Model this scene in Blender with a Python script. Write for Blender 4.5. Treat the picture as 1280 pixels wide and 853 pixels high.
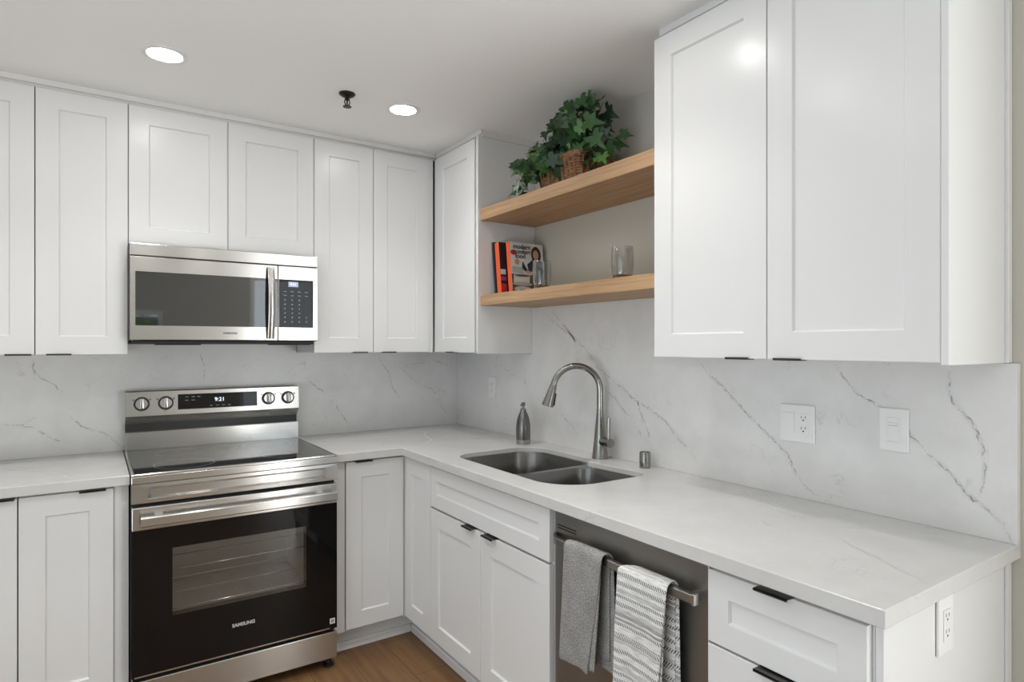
import bpy, bmesh, math, random
from mathutils import Vector, Matrix

# ------------------------------------------------------------------ camera, world, lights
for o in list(bpy.data.objects):
    bpy.data.objects.remove(o, do_unlink=True)
SC = bpy.context.scene
COL = SC.collection
random.seed(7)

cam_d = bpy.data.cameras.new('camera')
cam = bpy.data.objects.new('camera', cam_d); COL.objects.link(cam)
cam.location = (-1.8332, -3.359, 1.3977)
cam.rotation_euler = (math.radians(90), 0, math.radians(-34.4175))
cam_d.sensor_width = 36.0
cam_d.lens = 775.73 * 36.0 / 1280.0
cam_d.shift_x = -10.23 / 1280.0
cam_d.shift_y = 4.59 / 1280.0
cam_d.clip_start = 0.02
SC.camera = cam

world = bpy.data.worlds.new('sky'); SC.world = world
world.use_nodes = True
bg = world.node_tree.nodes['Background']
bg.inputs['Color'].default_value = (0.80, 0.90, 1.0, 1)
bg.inputs['Strength'].default_value = 1.6

SC.view_settings.view_transform = 'Standard'
SC.view_settings.look = 'None'
SC.view_settings.gamma = 1.0
SC.view_settings.use_curve_mapping = False
SC.view_settings.exposure = 0.14

CEIL = 2.4355
def area(name, loc, rot, sx, sy, power, col):
    l = bpy.data.lights.new(name, 'AREA'); l.shape = 'RECTANGLE'; l.size = sx; l.size_y = sy
    l.energy = power; l.color = col
    o = bpy.data.objects.new(name, l); COL.objects.link(o)
    o.location = loc; o.rotation_euler = rot
    return o
R90 = math.pi / 2
# daylight through the unseen glazed door: sky light and an added upward fill
area('upward_fill', (1.0, -5.74, 0.62), (R90 + math.radians(58), 0, 0), 2.6, 1.0, 168, (1.0, 0.985, 0.96))  # fill area added and tilted up to brighten the ceiling
area('sky_daylight', (1.0, -5.60, 1.65), (R90, 0, 0), 2.6, 1.1, 8, (0.90, 0.95, 1.0))
area('side_fill', (-3.70, -3.1, 0.60), (R90 + math.radians(55), 0, -R90), 2.5, 1.0, 28, (0.97, 0.985, 1.0))  # fill added from the left for the sink-side fronts and ceiling
LAMP_STRENGTH = 48.0
LAMP_POWER = 23.0

# ------------------------------------------------------------------ helpers
def sr(r, g, b):
    f = lambda c: (c / 12.92 if c <= 0.04045 else ((c + 0.055) / 1.055) ** 2.4)
    return (f(r / 255), f(g / 255), f(b / 255), 1)

OFF = {}
def lk(o): COL.objects.link(o); return o
def thing(name, label, cat, loc, group=None):
    o = lk(bpy.data.objects.new(name, None)); o.location = loc; o.empty_display_size = 0.05
    o['label'] = label; o['category'] = cat
    if group: o['group'] = group
    OFF[o] = Vector(loc)
    return o
def tag(o, label, cat, group=None):
    o['label'] = label; o['category'] = cat
    if group: o['group'] = group
    return o

def box_uv(bm):
    uv = bm.loops.layers.uv.verify()
    for f in bm.faces:
        n = f.normal
        ax = max(range(3), key=lambda i: abs(n[i]))
        for l in f.loops:
            c = l.vert.co
            l[uv].uv = (c.x, c.y) if ax == 2 else ((c.x, c.z) if ax == 1 else (c.y, c.z))

def build(name, bm, mats, parent=None, loc=None, smooth=None, uv=True, label=None, recalc=True):
    if recalc: bmesh.ops.recalc_face_normals(bm, faces=bm.faces[:])
    if uv: box_uv(bm)
    off = OFF[parent] if parent is not None else Vector(loc or (0, 0, 0))
    if smooth is not None:
        for f in bm.faces: f.smooth = True
        for e in bm.edges:
            if len(e.link_faces) == 2:
                e.smooth = e.calc_face_angle(0) < math.radians(smooth)
    bmesh.ops.translate(bm, verts=bm.verts[:], vec=-off)
    me = bpy.data.meshes.new(name); bm.to_mesh(me); bm.free()
    for m in (mats if isinstance(mats, (list, tuple)) else [mats]): me.materials.append(m)
    o = lk(bpy.data.objects.new(name, me))
    if parent is not None: o.parent = parent
    else: o.location = off
    OFF[o] = off
    if label: o['label'] = label
    return o

def struct(name, bm, m):
    o = build(name, bm, m); o['kind'] = 'structure'; return o

def NB(): return bmesh.new()
def bx(bm, p, q, bev=0.0, seg=1, mi=0):
    t = bmesh.new()
    x0, x1 = sorted((p[0], q[0])); y0, y1 = sorted((p[1], q[1])); z0, z1 = sorted((p[2], q[2]))
    vs = [t.verts.new(c) for c in ((x0,y0,z0),(x1,y0,z0),(x1,y1,z0),(x0,y1,z0),(x0,y0,z1),(x1,y0,z1),(x1,y1,z1),(x0,y1,z1))]
    for f in ((0,3,2,1),(4,5,6,7),(0,1,5,4),(1,2,6,5),(2,3,7,6),(3,0,4,7)): t.faces.new([vs[i] for i in f])
    if bev > 0:
        bmesh.ops.bevel(t, geom=t.edges[:], offset=bev, segments=seg, affect='EDGES', profile=0.5)
    merge(bm, t, mi)
    return bm
def merge(bm, t, mi=0, M=None):
    mp = {}
    for v in t.verts: mp[v] = bm.verts.new(M @ v.co if M else v.co)
    for f in t.faces:
        try: nf = bm.faces.new([mp[v] for v in f.verts])
        except ValueError: continue
        nf.material_index = mi if mi is not None else f.material_index
        nf.smooth = f.smooth
    t.free()
def quad(bm, pts, mi=0):
    f = bm.faces.new([bm.verts.new(p) for p in pts]); f.material_index = mi; return f
def ring_loft(bm, rings, closed=True, cap=True, mi=0):
    vr = [[bm.verts.new(p) for p in r] for r in rings]
    n = len(vr[0])
    for a, b in zip(vr, vr[1:]):
        for i in range(n if closed else n - 1):
            j = (i + 1) % n
            f = bm.faces.new((a[i], a[j], b[j], b[i])); f.material_index = mi
    if cap:
        f = bm.faces.new(vr[0][::-1]); f.material_index = mi
        f = bm.faces.new(vr[-1]); f.material_index = mi
    return vr
def lathe(bm, c, prof, n=32, mi=0, cap=True, M=None):
    rings = []
    for r, z in prof:
        ring = []
        for i in range(n):
            a = 2 * math.pi * i / n
            p = Vector((r * math.cos(a), r * math.sin(a), z))
            if M: p = M @ p
            ring.append(Vector(c) + p)
        rings.append(ring)
    ring_loft(bm, rings, cap=cap, mi=mi)
def cyl(bm, p, q, r, n=20, mi=0, r2=None):
    p = Vector(p); q = Vector(q); d = q - p
    M = d.to_track_quat('Z', 'Y').to_matrix()
    lathe(bm, p, [(r, 0), (r if r2 is None else r2, d.length)], n, mi, True, M)
def tube(bm, pts, rads, n=16, mi=0, cap=True):
    pts = [Vector(p) for p in pts]
    if not isinstance(rads, (list, tuple)): rads = [rads] * len(pts)
    rings = []; up = None
    for i, p in enumerate(pts):
        t = (pts[min(i + 1, len(pts) - 1)] - pts[max(i - 1, 0)]).normalized()
        if up is None:
            up = Vector((0, 0, 1)) if abs(t.z) < 0.9 else Vector((0, 1, 0))
        s = t.cross(up).normalized(); up = s.cross(t).normalized()
        rings.append([p + (s * math.cos(a) + up * math.sin(a)) * rads[i] for a in [2 * math.pi * k / n for k in range(n)]])
    ring_loft(bm, rings, cap=cap, mi=mi)
def extr(bm, prof, axis, a0, a1, mi=0):
    """extrude a closed 2-D profile along an axis; 'x': prof=(y,z)  'y': prof=(x,z)  'z': prof=(x,y)"""
    def P(u, v, a): return {'x': (a, u, v), 'y': (u, a, v), 'z': (u, v, a)}[axis]
    ring_loft(bm, [[P(u, v, a0) for u, v in prof], [P(u, v, a1) for u, v in prof]], mi=mi)
def rrect(x0, x1, y0, y1, r, n=6):
    if not isinstance(r, (list, tuple)): r = [r] * 4
    out = []
    for (cx, cy, a0, rr) in ((x1 - r[0], y1 - r[0], 0, r[0]), (x0 + r[1], y1 - r[1], 90, r[1]), (x0 + r[2], y0 + r[2], 180, r[2]), (x1 - r[3], y0 + r[3], 270, r[3])):
        for k in range(n + 1):
            a = math.radians(a0 + 90 * k / n)
            out.append((cx + rr * math.cos(a), cy + rr * math.sin(a)))
    return out
# local frames: a = along the run, d = out from the wall, z = up
def TB(a, d, z): return Vector((a, -d, z))        # units on the back wall (face -y)
def TR(a, d, z): return Vector((-d, a, z))        # units on the right wall (face -x), a = y
def tb(bm, T, a0, a1, d0, d1, z0, z1, bev=0.0, mi=0, seg=1):
    p = T(a0, d0, z0); q = T(a1, d1, z1); return bx(bm, p, q, bev, seg, mi)
def shaker(T, a0, a1, z0, z1, d, fr=0.073, th=0.019, rec=0.008):
    """shaker door: flat frame, bevelled step, recessed panel"""
    bm = NB(); a0, a1 = sorted((a0, a1)); e = 0.0015
    def loop(i, dd): return [T(a0 + i, dd, z0 + i), T(a1 - i, dd, z0 + i), T(a1 - i, dd, z1 - i), T(a0 + i, dd, z1 - i)]
    ring_loft(bm, [loop(0, d - th), loop(0, d - e), loop(e, d), loop(fr - 0.0005, d), loop(fr + 0.004, d - rec), ], cap=True)
    return bm
def text_mesh(body, size, align='CENTER', extrude=0.0004, offset=0.0):
    c = bpy.data.curves.new('lettering', 'FONT'); c.body = body; c.size = size; c.align_x = align; c.align_y = 'CENTER'; c.extrude = extrude
    c.offset = offset
    o = bpy.data.objects.new('lettering', c); COL.objects.link(o)
    bpy.context.view_layer.update()
    dg = bpy.context.evaluated_depsgraph_get()
    me = bpy.data.meshes.new_from_object(o.evaluated_get(dg))
    bpy.data.objects.remove(o, do_unlink=True); bpy.data.curves.remove(c)
    bm = bmesh.new(); bm.from_mesh(me); bpy.data.meshes.remove(me)
    return bm
def lettering(body, size, pos, M, m, parent, name='lettering', offset=0.0, sx=1.0):
    t = text_mesh(body, size, offset=offset)
    bm = NB(); MM = Matrix.Translation(pos) @ M.to_4x4() @ Matrix.Diagonal((sx, 1, 1, 1))
    merge(bm, t, 0, MM)
    return build(name, bm, m, parent)
M_BACK = Matrix(((1, 0, 0), (0, 0, -1), (0, 1, 0)))      # text facing -y, reading along +x

# ------------------------------------------------------------------ materials
def mat(name, col, rough=0.5, metal=0.0, spec=0.5, **kw):
    m = bpy.data.materials.new(name); m.use_nodes = True
    b = m.node_tree.nodes['Principled BSDF']
    b.inputs['Base Color'].default_value = col
    b.inputs['Roughness'].default_value = rough
    b.inputs['Metallic'].default_value = metal
    b.inputs['Specular IOR Level'].default_value = spec
    for k, v in kw.items(): b.inputs[k].default_value = v
    return m
def nd(m, t, **kw):
    n = m.node_tree.nodes.new(t)
    for k, v in kw.items():
        if k.startswith('_'): setattr(n, k[1:], v)
        else: n.inputs[k.replace('__', ' ')].default_value = v
    return n
def ln(m, a, ao, b, bi): m.node_tree.links.new(a.outputs[ao], b.inputs[bi])
def P(m): return m.node_tree.nodes['Principled BSDF']
def ramp(m, stops, interp='LINEAR'):
    r = m.node_tree.nodes.new('ShaderNodeValToRGB'); r.color_ramp.interpolation = interp
    el = r.color_ramp.elements
    while len(el) < len(stops): el.new(0.5)
    for e, (p, c) in zip(el, stops): e.position = p; e.color = c
    return r
def noise_col(m, scale, stops, coord='Object', vec_scale=None, detail=4, rough=0.6, distort=0.0):
    tc = nd(m, 'ShaderNodeTexCoord'); n = nd(m, 'ShaderNodeTexNoise', Scale=scale, Detail=detail, Roughness=rough, Distortion=distort)
    if vec_scale:
        mp = nd(m, 'ShaderNodeMapping'); mp.inputs['Scale'].default_value = vec_scale
        ln(m, tc, coord, mp, 'Vector'); ln(m, mp, 0, n, 'Vector')
    else: ln(m, tc, coord, n, 'Vector')
    r = ramp(m, stops); ln(m, n, 'Fac', r, 'Fac'); ln(m, r, 0, P(m), 'Base Color')
    return tc, n, r
def add_bump(m, scale, strength, dist=0.001, coord='Object', vec_scale=None, detail=3):
    tc = nd(m, 'ShaderNodeTexCoord'); n = nd(m, 'ShaderNodeTexNoise', Scale=scale, Detail=detail)
    if vec_scale:
        mp = nd(m, 'ShaderNodeMapping'); mp.inputs['Scale'].default_value = vec_scale
        ln(m, tc, coord, mp, 'Vector'); ln(m, mp, 0, n, 'Vector')
    else: ln(m, tc, coord, n, 'Vector')
    b = nd(m, 'ShaderNodeBump', Strength=strength, Distance=dist)
    ln(m, n, 'Fac', b, 'Height'); ln(m, b, 0, P(m), 'Normal')

white = mat('white_cabinet_paint', (0.77, 0.77, 0.767, 1), 0.26, spec=0.4)
plastic = mat('white_plastic', (0.83, 0.83, 0.82, 1), 0.35)
plaster = mat('ceiling_paint', (0.93, 0.93, 0.92, 1), 0.9, spec=0.2); add_bump(plaster, 60, 0.08, 0.002)
wallp = mat('greige_wall_paint', (0.54, 0.52, 0.455, 1), 0.8, spec=0.25); add_bump(wallp, 90, 0.06, 0.002)
pale = mat('pale_wall_paint', (0.78, 0.775, 0.76, 1), 0.8, spec=0.2)
olive = mat('room_wall_paint', (0.50, 0.49, 0.44, 1), 0.85, spec=0.2); add_bump(olive, 90, 0.06, 0.002)
black = mat('black_plastic', (0.012, 0.012, 0.012, 1), 0.35)
dark_gap = mat('dark_enamel', (0.02, 0.02, 0.021, 1), 0.5)
bronze = mat('dark_bronze', (0.045, 0.04, 0.035, 1), 0.38, 0.85)
pull_m = mat('dark_pull_metal', (0.10, 0.095, 0.09, 1), 0.32, 0.9)

def steel_mat(name, col, rough, aniso, rot=0.25):
    m = mat(name, col, rough, 1.0)
    b = P(m); b.inputs['Anisotropic'].default_value = aniso; b.inputs['Anisotropic Rotation'].default_value = rot
    t = nd(m, 'ShaderNodeTangent', _direction_type='UV_MAP'); ln(m, t, 0, b, 'Tangent')
    return m
steel = steel_mat('brushed_stainless', (0.58, 0.57, 0.55, 1), 0.25, 0.9)
dsteel = steel_mat('dark_stainless', (0.34, 0.335, 0.325, 1), 0.36, 0.8)
nickel = mat('brushed_nickel', (0.30, 0.293, 0.28, 1), 0.22, 1.0)
sinksteel = mat('sink_stainless', (0.21, 0.206, 0.2, 1), 0.24, 1.0); add_bump(sinksteel, 40, 0.05, 0.001, vec_scale=(1, 1, 20))
chrome = mat('chrome', (0.85, 0.85, 0.85, 1), 0.12, 1.0)
blackglass = mat('black_glass', (0.006, 0.006, 0.0065, 1), 0.03, 0.0, 0.38)
mwglass = mat('mirrored_dark_glass', (0.02, 0.021, 0.022, 1), 0.03, 0.0, 0.5, IOR=2.1)
cookglass = mat('cooktop_glass', (0.015, 0.015, 0.016, 1), 0.05, 0.0, 0.5, IOR=1.9)
def clear_glass(name, tint, base, edge):
    m = bpy.data.materials.new(name); m.use_nodes = True; nt = m.node_tree; nt.nodes.clear()
    out = nt.nodes.new('ShaderNodeOutputMaterial'); mx = nt.nodes.new('ShaderNodeMixShader')
    tr = nt.nodes.new('ShaderNodeBsdfTransparent'); gl = nt.nodes.new('ShaderNodeBsdfGlossy')
    tr.inputs['Color'].default_value = tint; gl.inputs['Roughness'].default_value = 0.03
    lw = nt.nodes.new('ShaderNodeLayerWeight'); lw.inputs['Blend'].default_value = 0.35
    mr = nt.nodes.new('ShaderNodeMapRange'); mr.inputs['To Min'].default_value = base; mr.inputs['To Max'].default_value = edge
    nt.links.new(lw.outputs['Facing'], mr.inputs['Value']); nt.links.new(mr.outputs[0], mx.inputs[0])
    nt.links.new(tr.outputs[0], mx.inputs[1]); nt.links.new(gl.outputs[0], mx.inputs[2]); nt.links.new(mx.outputs[0], out.inputs[0])
    return m
ovenpane = clear_glass('oven_window_glass', (0.62, 0.62, 0.60, 1), 0.09, 0.5)
tumbler_m = clear_glass('tumbler_glass', (0.90, 0.895, 0.88, 1), 0.06, 0.55)
tumbler_base = clear_glass('tumbler_base_glass', (0.62, 0.60, 0.57, 1), 0.10, 0.6)
windowpane = clear_glass('window_glass', (0.97, 0.98, 0.98, 1), 0.05, 0.4)
def emit(name, col, s):
    m = bpy.data.materials.new(name); m.use_nodes = True; b = m.node_tree.nodes['Principled BSDF']
    b.inputs['Base Color'].default_value = (0, 0, 0, 1); b.inputs['Emission Color'].default_value = col; b.inputs['Emission Strength'].default_value = s
    return m
lamp_m = emit('lamp_lens', (1.0, 0.975, 0.945, 1), LAMP_STRENGTH)
digits_m = emit('lit_digits', (0.75, 0.82, 1.0, 1), 1.6)
lcd_m = emit('lit_display', (0.55, 0.65, 0.80, 1), 0.8)
mark_m = mat('grey_print', (0.30, 0.30, 0.30, 1), 0.5)
letter_m = mat('silver_print', (0.62, 0.62, 0.62, 1), 0.4)
darkprint = mat('dark_print', (0.08, 0.08, 0.08, 1), 0.5)

# quartz: pale, faint clouding and hairline veins
def quartz_mat(name, c0, c1, rough):
    m = mat(name, c0, rough, spec=0.45)
    tc, n, r = noise_col(m, 5.0, [(0.32, c1), (0.62, c0)], detail=8, rough=0.65)
    n2 = nd(m, 'ShaderNodeTexNoise', Scale=2.3, Detail=6, Roughness=0.62, Distortion=0.6)
    ln(m, tc, 'Object', n2, 'Vector')
    s = nd(m, 'ShaderNodeMath', _operation='SUBTRACT'); s.inputs[1].default_value = 0.5
    a = nd(m, 'ShaderNodeMath', _operation='ABSOLUTE')
    ln(m, n2, 'Fac', s, 0); ln(m, s, 0, a, 0)
    vr = ramp(m, [(0.0, (1, 1, 1, 1)), (0.006, (0, 0, 0, 1))]); ln(m, a, 0, vr, 'Fac')
    n3 = nd(m, 'ShaderNodeTexNoise', Scale=7.0, Detail=3); ln(m, tc, 'Object', n3, 'Vector')
    mr = ramp(m, [(0.52, (0, 0, 0, 1)), (0.66, (0.45, 0.45, 0.45, 1))]); ln(m, n3, 'Fac', mr, 'Fac')
    mu = nd(m, 'ShaderNodeMath', _operation='MULTIPLY'); ln(m, vr, 0, mu, 0); ln(m, mr, 0, mu, 1)
    mx = nd(m, 'ShaderNodeMix', _data_type='RGBA'); mx.inputs['B'].default_value = (0.42, 0.41, 0.40, 1)
    ln(m, mu, 0, mx, 'Factor'); ln(m, r, 0, mx, 'A'); ln(m, mx, 'Result', P(m), 'Base Color')
    return m
quartz = quartz_mat('quartz_worktop', (0.66, 0.655, 0.645, 1), (0.60, 0.595, 0.585, 1), 0.22)
quartz_splash = quartz_mat('quartz_backsplash', (0.79, 0.785, 0.775, 1), (0.72, 0.715, 0.705, 1), 0.25)
def vein_mat(name, c_dark, c_base):
    m = mat(name, c_dark, 0.3, spec=0.45)
    noise_col(m, 48.0, [(0.40, c_dark), (0.60, c_base)], detail=5, rough=0.7)
    return m
vein_m = vein_mat('quartz_vein', (0.29, 0.285, 0.28, 1), (0.74, 0.735, 0.725, 1))
vein_soft = vein_mat('quartz_vein_halo', (0.66, 0.65, 0.64, 1), (0.76, 0.755, 0.745, 1))
vein_top = vein_mat('quartz_vein_worktop', (0.43, 0.42, 0.41, 1), (0.64, 0.635, 0.62, 1))

# wood
def wood_mat(name, c0, c1, c2, vs, rough, scale=1.0):
    m = mat(name, c0, rough, spec=0.35)
    noise_col(m, scale, [(0.30, c2), (0.48, c1), (0.68, c0)], vec_scale=vs, detail=8, rough=0.62, distort=0.4)
    return m
oak = wood_mat('oak_shelf', (0.56, 0.37, 0.215, 1), (0.46, 0.285, 0.155, 1), (0.34, 0.20, 0.105, 1), (55, 2.2, 55), 0.5)
floor_m = mat('brown_wood_floor', (0.2, 0.12, 0.07, 1), 0.42, spec=0.4)
def floor_nodes():
    m = floor_m
    tc = nd(m, 'ShaderNodeTexCoord'); mp = nd(m, 'ShaderNodeMapping'); mp.inputs['Rotation'].default_value = (0, 0, R90)
    ln(m, tc, 'Object', mp, 'Vector')
    br = nd(m, 'ShaderNodeTexBrick', Scale=1.0); br.offset = 0.37
    br.inputs['Color1'].default_value = (0.235, 0.128, 0.056, 1); br.inputs['Color2'].default_value = (0.190, 0.100, 0.042, 1)
    br.inputs['Mortar'].default_value = (0.07, 0.04, 0.02, 1); br.inputs['Mortar Size'].default_value = 0.0015
    br.inputs['Brick Width'].default_value = 1.5; br.inputs['Row Height'].default_value = 0.18
    ln(m, mp, 0, br, 'Vector')
    mp2 = nd(m, 'ShaderNodeMapping'); mp2.inputs['Scale'].default_value = (45, 2.5, 1); ln(m, tc, 'Object', mp2, 'Vector')
    n = nd(m, 'ShaderNodeTexNoise', Scale=1.0, Detail=7); ln(m, mp2, 0, n, 'Vector')
    r = ramp(m, [(0.3, (0.72, 0.72, 0.72, 1)), (0.7, (1.15, 1.15, 1.15, 1))]); ln(m, n, 'Fac', r, 'Fac')
    mx = nd(m, 'ShaderNodeMix', _data_type='RGBA', _blend_type='MULTIPLY'); mx.inputs['Factor'].default_value = 1
    ln(m, br, 'Color', mx, 'A'); ln(m, r, 0, mx, 'B'); ln(m, mx, 'Result', P(m), 'Base Color')
floor_nodes()

# ------------------------------------------------------------------ the room
XR, YB = 0.02, 0.02                     # plaster of the right and back walls
XL, YF, XE, YE = -3.3, -5.4, 2.6, -3.6  # left, front, far right of the living area, end of the right wall
bm = NB(); bx(bm, (XL, YF, -0.05), (XE, YB, 0)); struct('floor', bm, floor_m)
bm = NB(); bx(bm, (XL - .1, YF - .1, CEIL), (XE + .1, YB + .1, CEIL + 0.06)); struct('ceiling', bm, plaster)
bm = NB(); bx(bm, (XL - .1, YB, -0.05), (XR + .1, YB + 0.1, CEIL)); struct('wall_back', bm, wallp)
bm = NB(); bx(bm, (XR, YE, -0.05), (XR + 0.1, YB, CEIL)); struct('wall_right', bm, wallp)
bm = NB(); bx(bm, (XR + .1, YE, -0.05), (XE, YE + .1, CEIL)); struct('wall_side', bm, pale)
bm = NB(); bx(bm, (XE, YF - .1, -0.05), (XE + .1, YE + .1, CEIL)); struct('wall_end', bm, pale)
TL = lambda a, d, z: Vector((XL - d, a, z))
W3 = (-4.5, -1.75, 0.02, 2.2)
bm = NB()
tb(bm, TL, YF - .1, W3[0], 0, .1, -.05, CEIL); tb(bm, TL, W3[1], YB, 0, .1, -.05, CEIL); tb(bm, TL, W3[0], W3[1], 0, .1, W3[3], CEIL); tb(bm, TL, W3[0], W3[1], 0, .1, -.05, W3[2])
struct('wall_left', bm, pale)
TF = lambda a, d, z: Vector((a, YF - d, z))
W1, W2 = (-0.30, 2.35, 0.02, 2.22), (-2.30, -1.20, 0.95, 1.78)
bm = NB()
for a0, a1, z0, z1 in ((XL, W2[0], -.05, CEIL), (W2[1], W1[0], -.05, CEIL), (W1[1], XE, -.05, CEIL), (W2[0], W2[1], -.05, W2[2]), (W2[0], W2[1], W2[3], CEIL), (W1[0], W1[1], -.05, W1[2]), (W1[0], W1[1], W1[3], CEIL)):
    tb(bm, TF, a0, a1, 0, 0.1, z0, z1)
struct('wall_front', bm, olive)
def window(name, T, a0, a1, z0, z1, n):
    bm = NB(); w = 0.05
    tb(bm, T, a0, a1, 0.02, 0.08, z0, z0 + w); tb(bm, T, a0, a1, 0.02, 0.08, z1 - w, z1)
    for i in range(n + 1):
        a = a0 + (a1 - a0) * i / n
        lo = a if i == 0 else a - w / 2 if i < n else a - w
        tb(bm, T, lo, lo + w, 0.02, 0.08, z0 + w, z1 - w)
    f = struct(name, bm, plastic)
    bm = NB(); tb(bm, T, a0 + w, a1 - w, 0.045, 0.05, z0 + w, z1 - w)
    build('pane', bm, windowpane, f)
window('window_1', TF, *W1, 2)
window('window_2', TF, *W2, 1)
window('window_added', TL, *W3, 2)  # unseen opening added in the left wall for the side fill

def hedge():
    t = thing('garden_hedge', 'green hedge outside the window, seen mirrored in the microwave door', 'hedge', (-1.9, -6.6, 0))
    hm = [mat('hedge_leaf', (0.10, 0.26, 0.05, 1), 0.5), mat('hedge_leaf_pale', (0.25, 0.45, 0.12, 1), 0.5)]
    core = NB(); bx(core, (-3.1, -6.9, 0), (-0.7, -6.45, 1.75), 0.12, 3); build('core', core, mat('hedge_inside', (0.02, 0.05, 0.015, 1), 0.9), t)
    rg_ = random.Random(5); bm = NB()
    for _ in range(2600):
        p = Vector((rg_.uniform(-3.15, -.65), rg_.uniform(-6.5, -6.38), rg_.uniform(0.3, 1.95)))
        a = Vector((rg_.gauss(0, 1), rg_.gauss(0, 1), rg_.gauss(0, 1))).normalized(); b = a.cross(Vector((rg_.gauss(0, 1), 1, rg_.gauss(0, 1)))).normalized()
        s = rg_.uniform(.03, .05); quad(bm, [p, p + (a + b) * s * .5, p + a * s * 1.6, p + (a - b) * s * .5], rg_.choice((0, 0, 1)))
    build('foliage', bm, hm, t, recalc=False)
hedge()

# ------------------------------------------------------------------ backsplash slabs with their veins
ZC = 0.914; ZU = 1.358; ZT = 2.398; DB = 0.622; DU = 0.318
VR = [
 [(-2.354, 1.34), (-2.386, 1.296), (-2.414, 1.262), (-2.441, 1.245), (-2.475, 1.225), (-2.524, 1.191), (-2.571, 1.148), (-2.608, 1.106), (-2.655, 1.067), (-2.7, 1.017), (-2.731, 0.995), (-2.765, 0.971), (-2.781, 0.943), (-2.794, 0.914)],
 [(-2.661, 1.346), (-2.659, 1.306), (-2.659, 1.271), (-2.67, 1.245), (-2.688, 1.224), (-2.712, 1.196), (-2.731, 1.143), (-2.736, 1.09), (-2.733, 1.05), (-2.722, 1.018)],
 [(-1.841, 1.342), (-1.892, 1.291), (-1.947, 1.253), (-2.001, 1.206), (-2.046, 1.168), (-2.092, 1.13), (-2.149, 1.088), (-2.203, 1.044), (-2.219, 1.003), (-2.252, 0.963), (-2.291, 0.936), (-2.322, 0.916)],
 [(-0.838, 1.58), (-0.944, 1.519), (-1.045, 1.47), (-1.163, 1.409), (-1.23, 1.358), (-1.289, 1.299), (-1.377, 1.25), (-1.46, 1.207), (-1.52, 1.168), (-1.575, 1.149), (-1.627, 1.128), (-1.689, 1.096), (-1.738, 1.049), (-1.792, 1.011), (-1.834, 0.972)],
 [(-1.32, 1.216), (-1.402, 1.169), (-1.46, 1.116), (-1.52, 1.069), (-1.557, 1.021)],
 [(-1.032, 1.067), (-1.081, 1.033), (-1.128, 1.012), (-1.163, 0.961)],
 [(-0.479, 1.297), (-0.599, 1.244), (-0.718, 1.216), (-0.769, 1.157)],
 [(-0.421, 1.086), (-0.504, 1.026), (-0.56, 0.98)],
 [(-1.534, 1.162), (-1.557, 1.105), (-1.588, 1.06), (-1.601, 1.017)],
 [(-0.957, 1.565), (-1.032, 1.501), (-1.116, 1.439), (-1.151, 1.376)]]
VB = [
 [(-0.376, 1.301), (-0.341, 1.268), (-0.305, 1.286), (-0.234, 1.289), (-0.144, 1.297), (-0.085, 1.277), (-0.008, 1.266)],
 [(-0.376, 1.268), (-0.321, 1.221), (-0.275, 1.186), (-0.234, 1.157), (-0.176, 1.135), (-0.134, 1.081), (-0.096, 1.006), (-0.031, 0.934)],
 [(-0.912, 1.224), (-0.84, 1.158), (-0.78, 1.112), (-0.723, 1.026), (-0.669, 0.938)],
 [(-2.052, 1.34), (-2.049, 1.278), (-2.025, 1.254), (-1.995, 1.236), (-1.945, 1.185)],
 [(-2.147, 1.064), (-2.124, 1.059), (-2.087, 1.056), (-2.044, 1.039), (-2.0, 1.001), (-1.95, 0.973)],
 [(-1.413, 1.353), (-1.392, 1.293), (-1.399, 1.215)],
 [(-1.928, 1.086), (-1.876, 1.033), (-1.8, 1.002), (-1.739, 0.943)],
 [(-0.521, 1.344), (-0.483, 1.289), (-0.444, 1.238), (-0.425, 1.154), (-0.376, 1.088)]]
def vein(bm, pts, M3, w, mi, rng, amp=0.004):
    """hairline ribbon along pts (2-D, on a slab face), jittered; M3 maps (u, v) to the face"""
    out = []
    for (a, b) in zip(pts, pts[1:]):
        n = max(2, int(math.dist(a, b) / 0.008))
        for k in range(n): out.append((a[0] + (b[0] - a[0]) * k / n, a[1] + (b[1] - a[1]) * k / n))
    out.append(pts[-1])
    j = [(p[0] + rng.uniform(-amp, amp), p[1] + rng.uniform(-amp, amp)) for p in out]
    L = []
    for i, p in enumerate(j):
        q0 = j[max(i - 1, 0)]; q1 = j[min(i + 1, len(j) - 1)]
        t = Vector((q1[0] - q0[0], q1[1] - q0[1])).normalized()
        ww = w * rng.uniform(0.35, 1.3) * (0.3 + 0.7 * min(1, 6 * min(i, len(j) - 1 - i) / len(j)))
        L.append((M3(p[0] - t.y * ww, p[1] + t.x * ww), M3(p[0] + t.y * ww, p[1] - t.x * ww)))
    vs = [(bm.verts.new(a), bm.verts.new(b)) for a, b in L]
    for (a, b), (c, d) in zip(vs, vs[1:]):
        f = bm.faces.new((a, b, d, c)); f.material_index = mi
rng = random.Random(3)
bm = NB(); bx(bm, (-2.6, 0.0, ZC + .0006), (-0.0004, YB - .001, 1.357)); bx(bm, (-1.7215, 0.0, 1.357), (-.9605, YB - .001, 1.50))
for i, l in enumerate(VB):
    vein(bm, l, lambda u, v: Vector((u, -0.0003, v)), 0.006, 2, rng, 0.003)
    vein(bm, l, lambda u, v: Vector((u, -0.0006, v)), 0.0016, 1, rng)
o = build('backsplash', bm, [quartz_splash, vein_m, vein_soft], None, (-1.3, 0.01, ZC), recalc=False)
tag(o, 'grey veined quartz backsplash slab on the wall behind the range', 'backsplash')
bm = NB(); bx(bm, (0.0, -2.803, ZC + .0006), (XR - .001, YB - .001, ZU - 0.006)); bx(bm, (0.0, -1.9235, ZU - .006), (XR - .001, -0.789, 1.5845))
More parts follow.
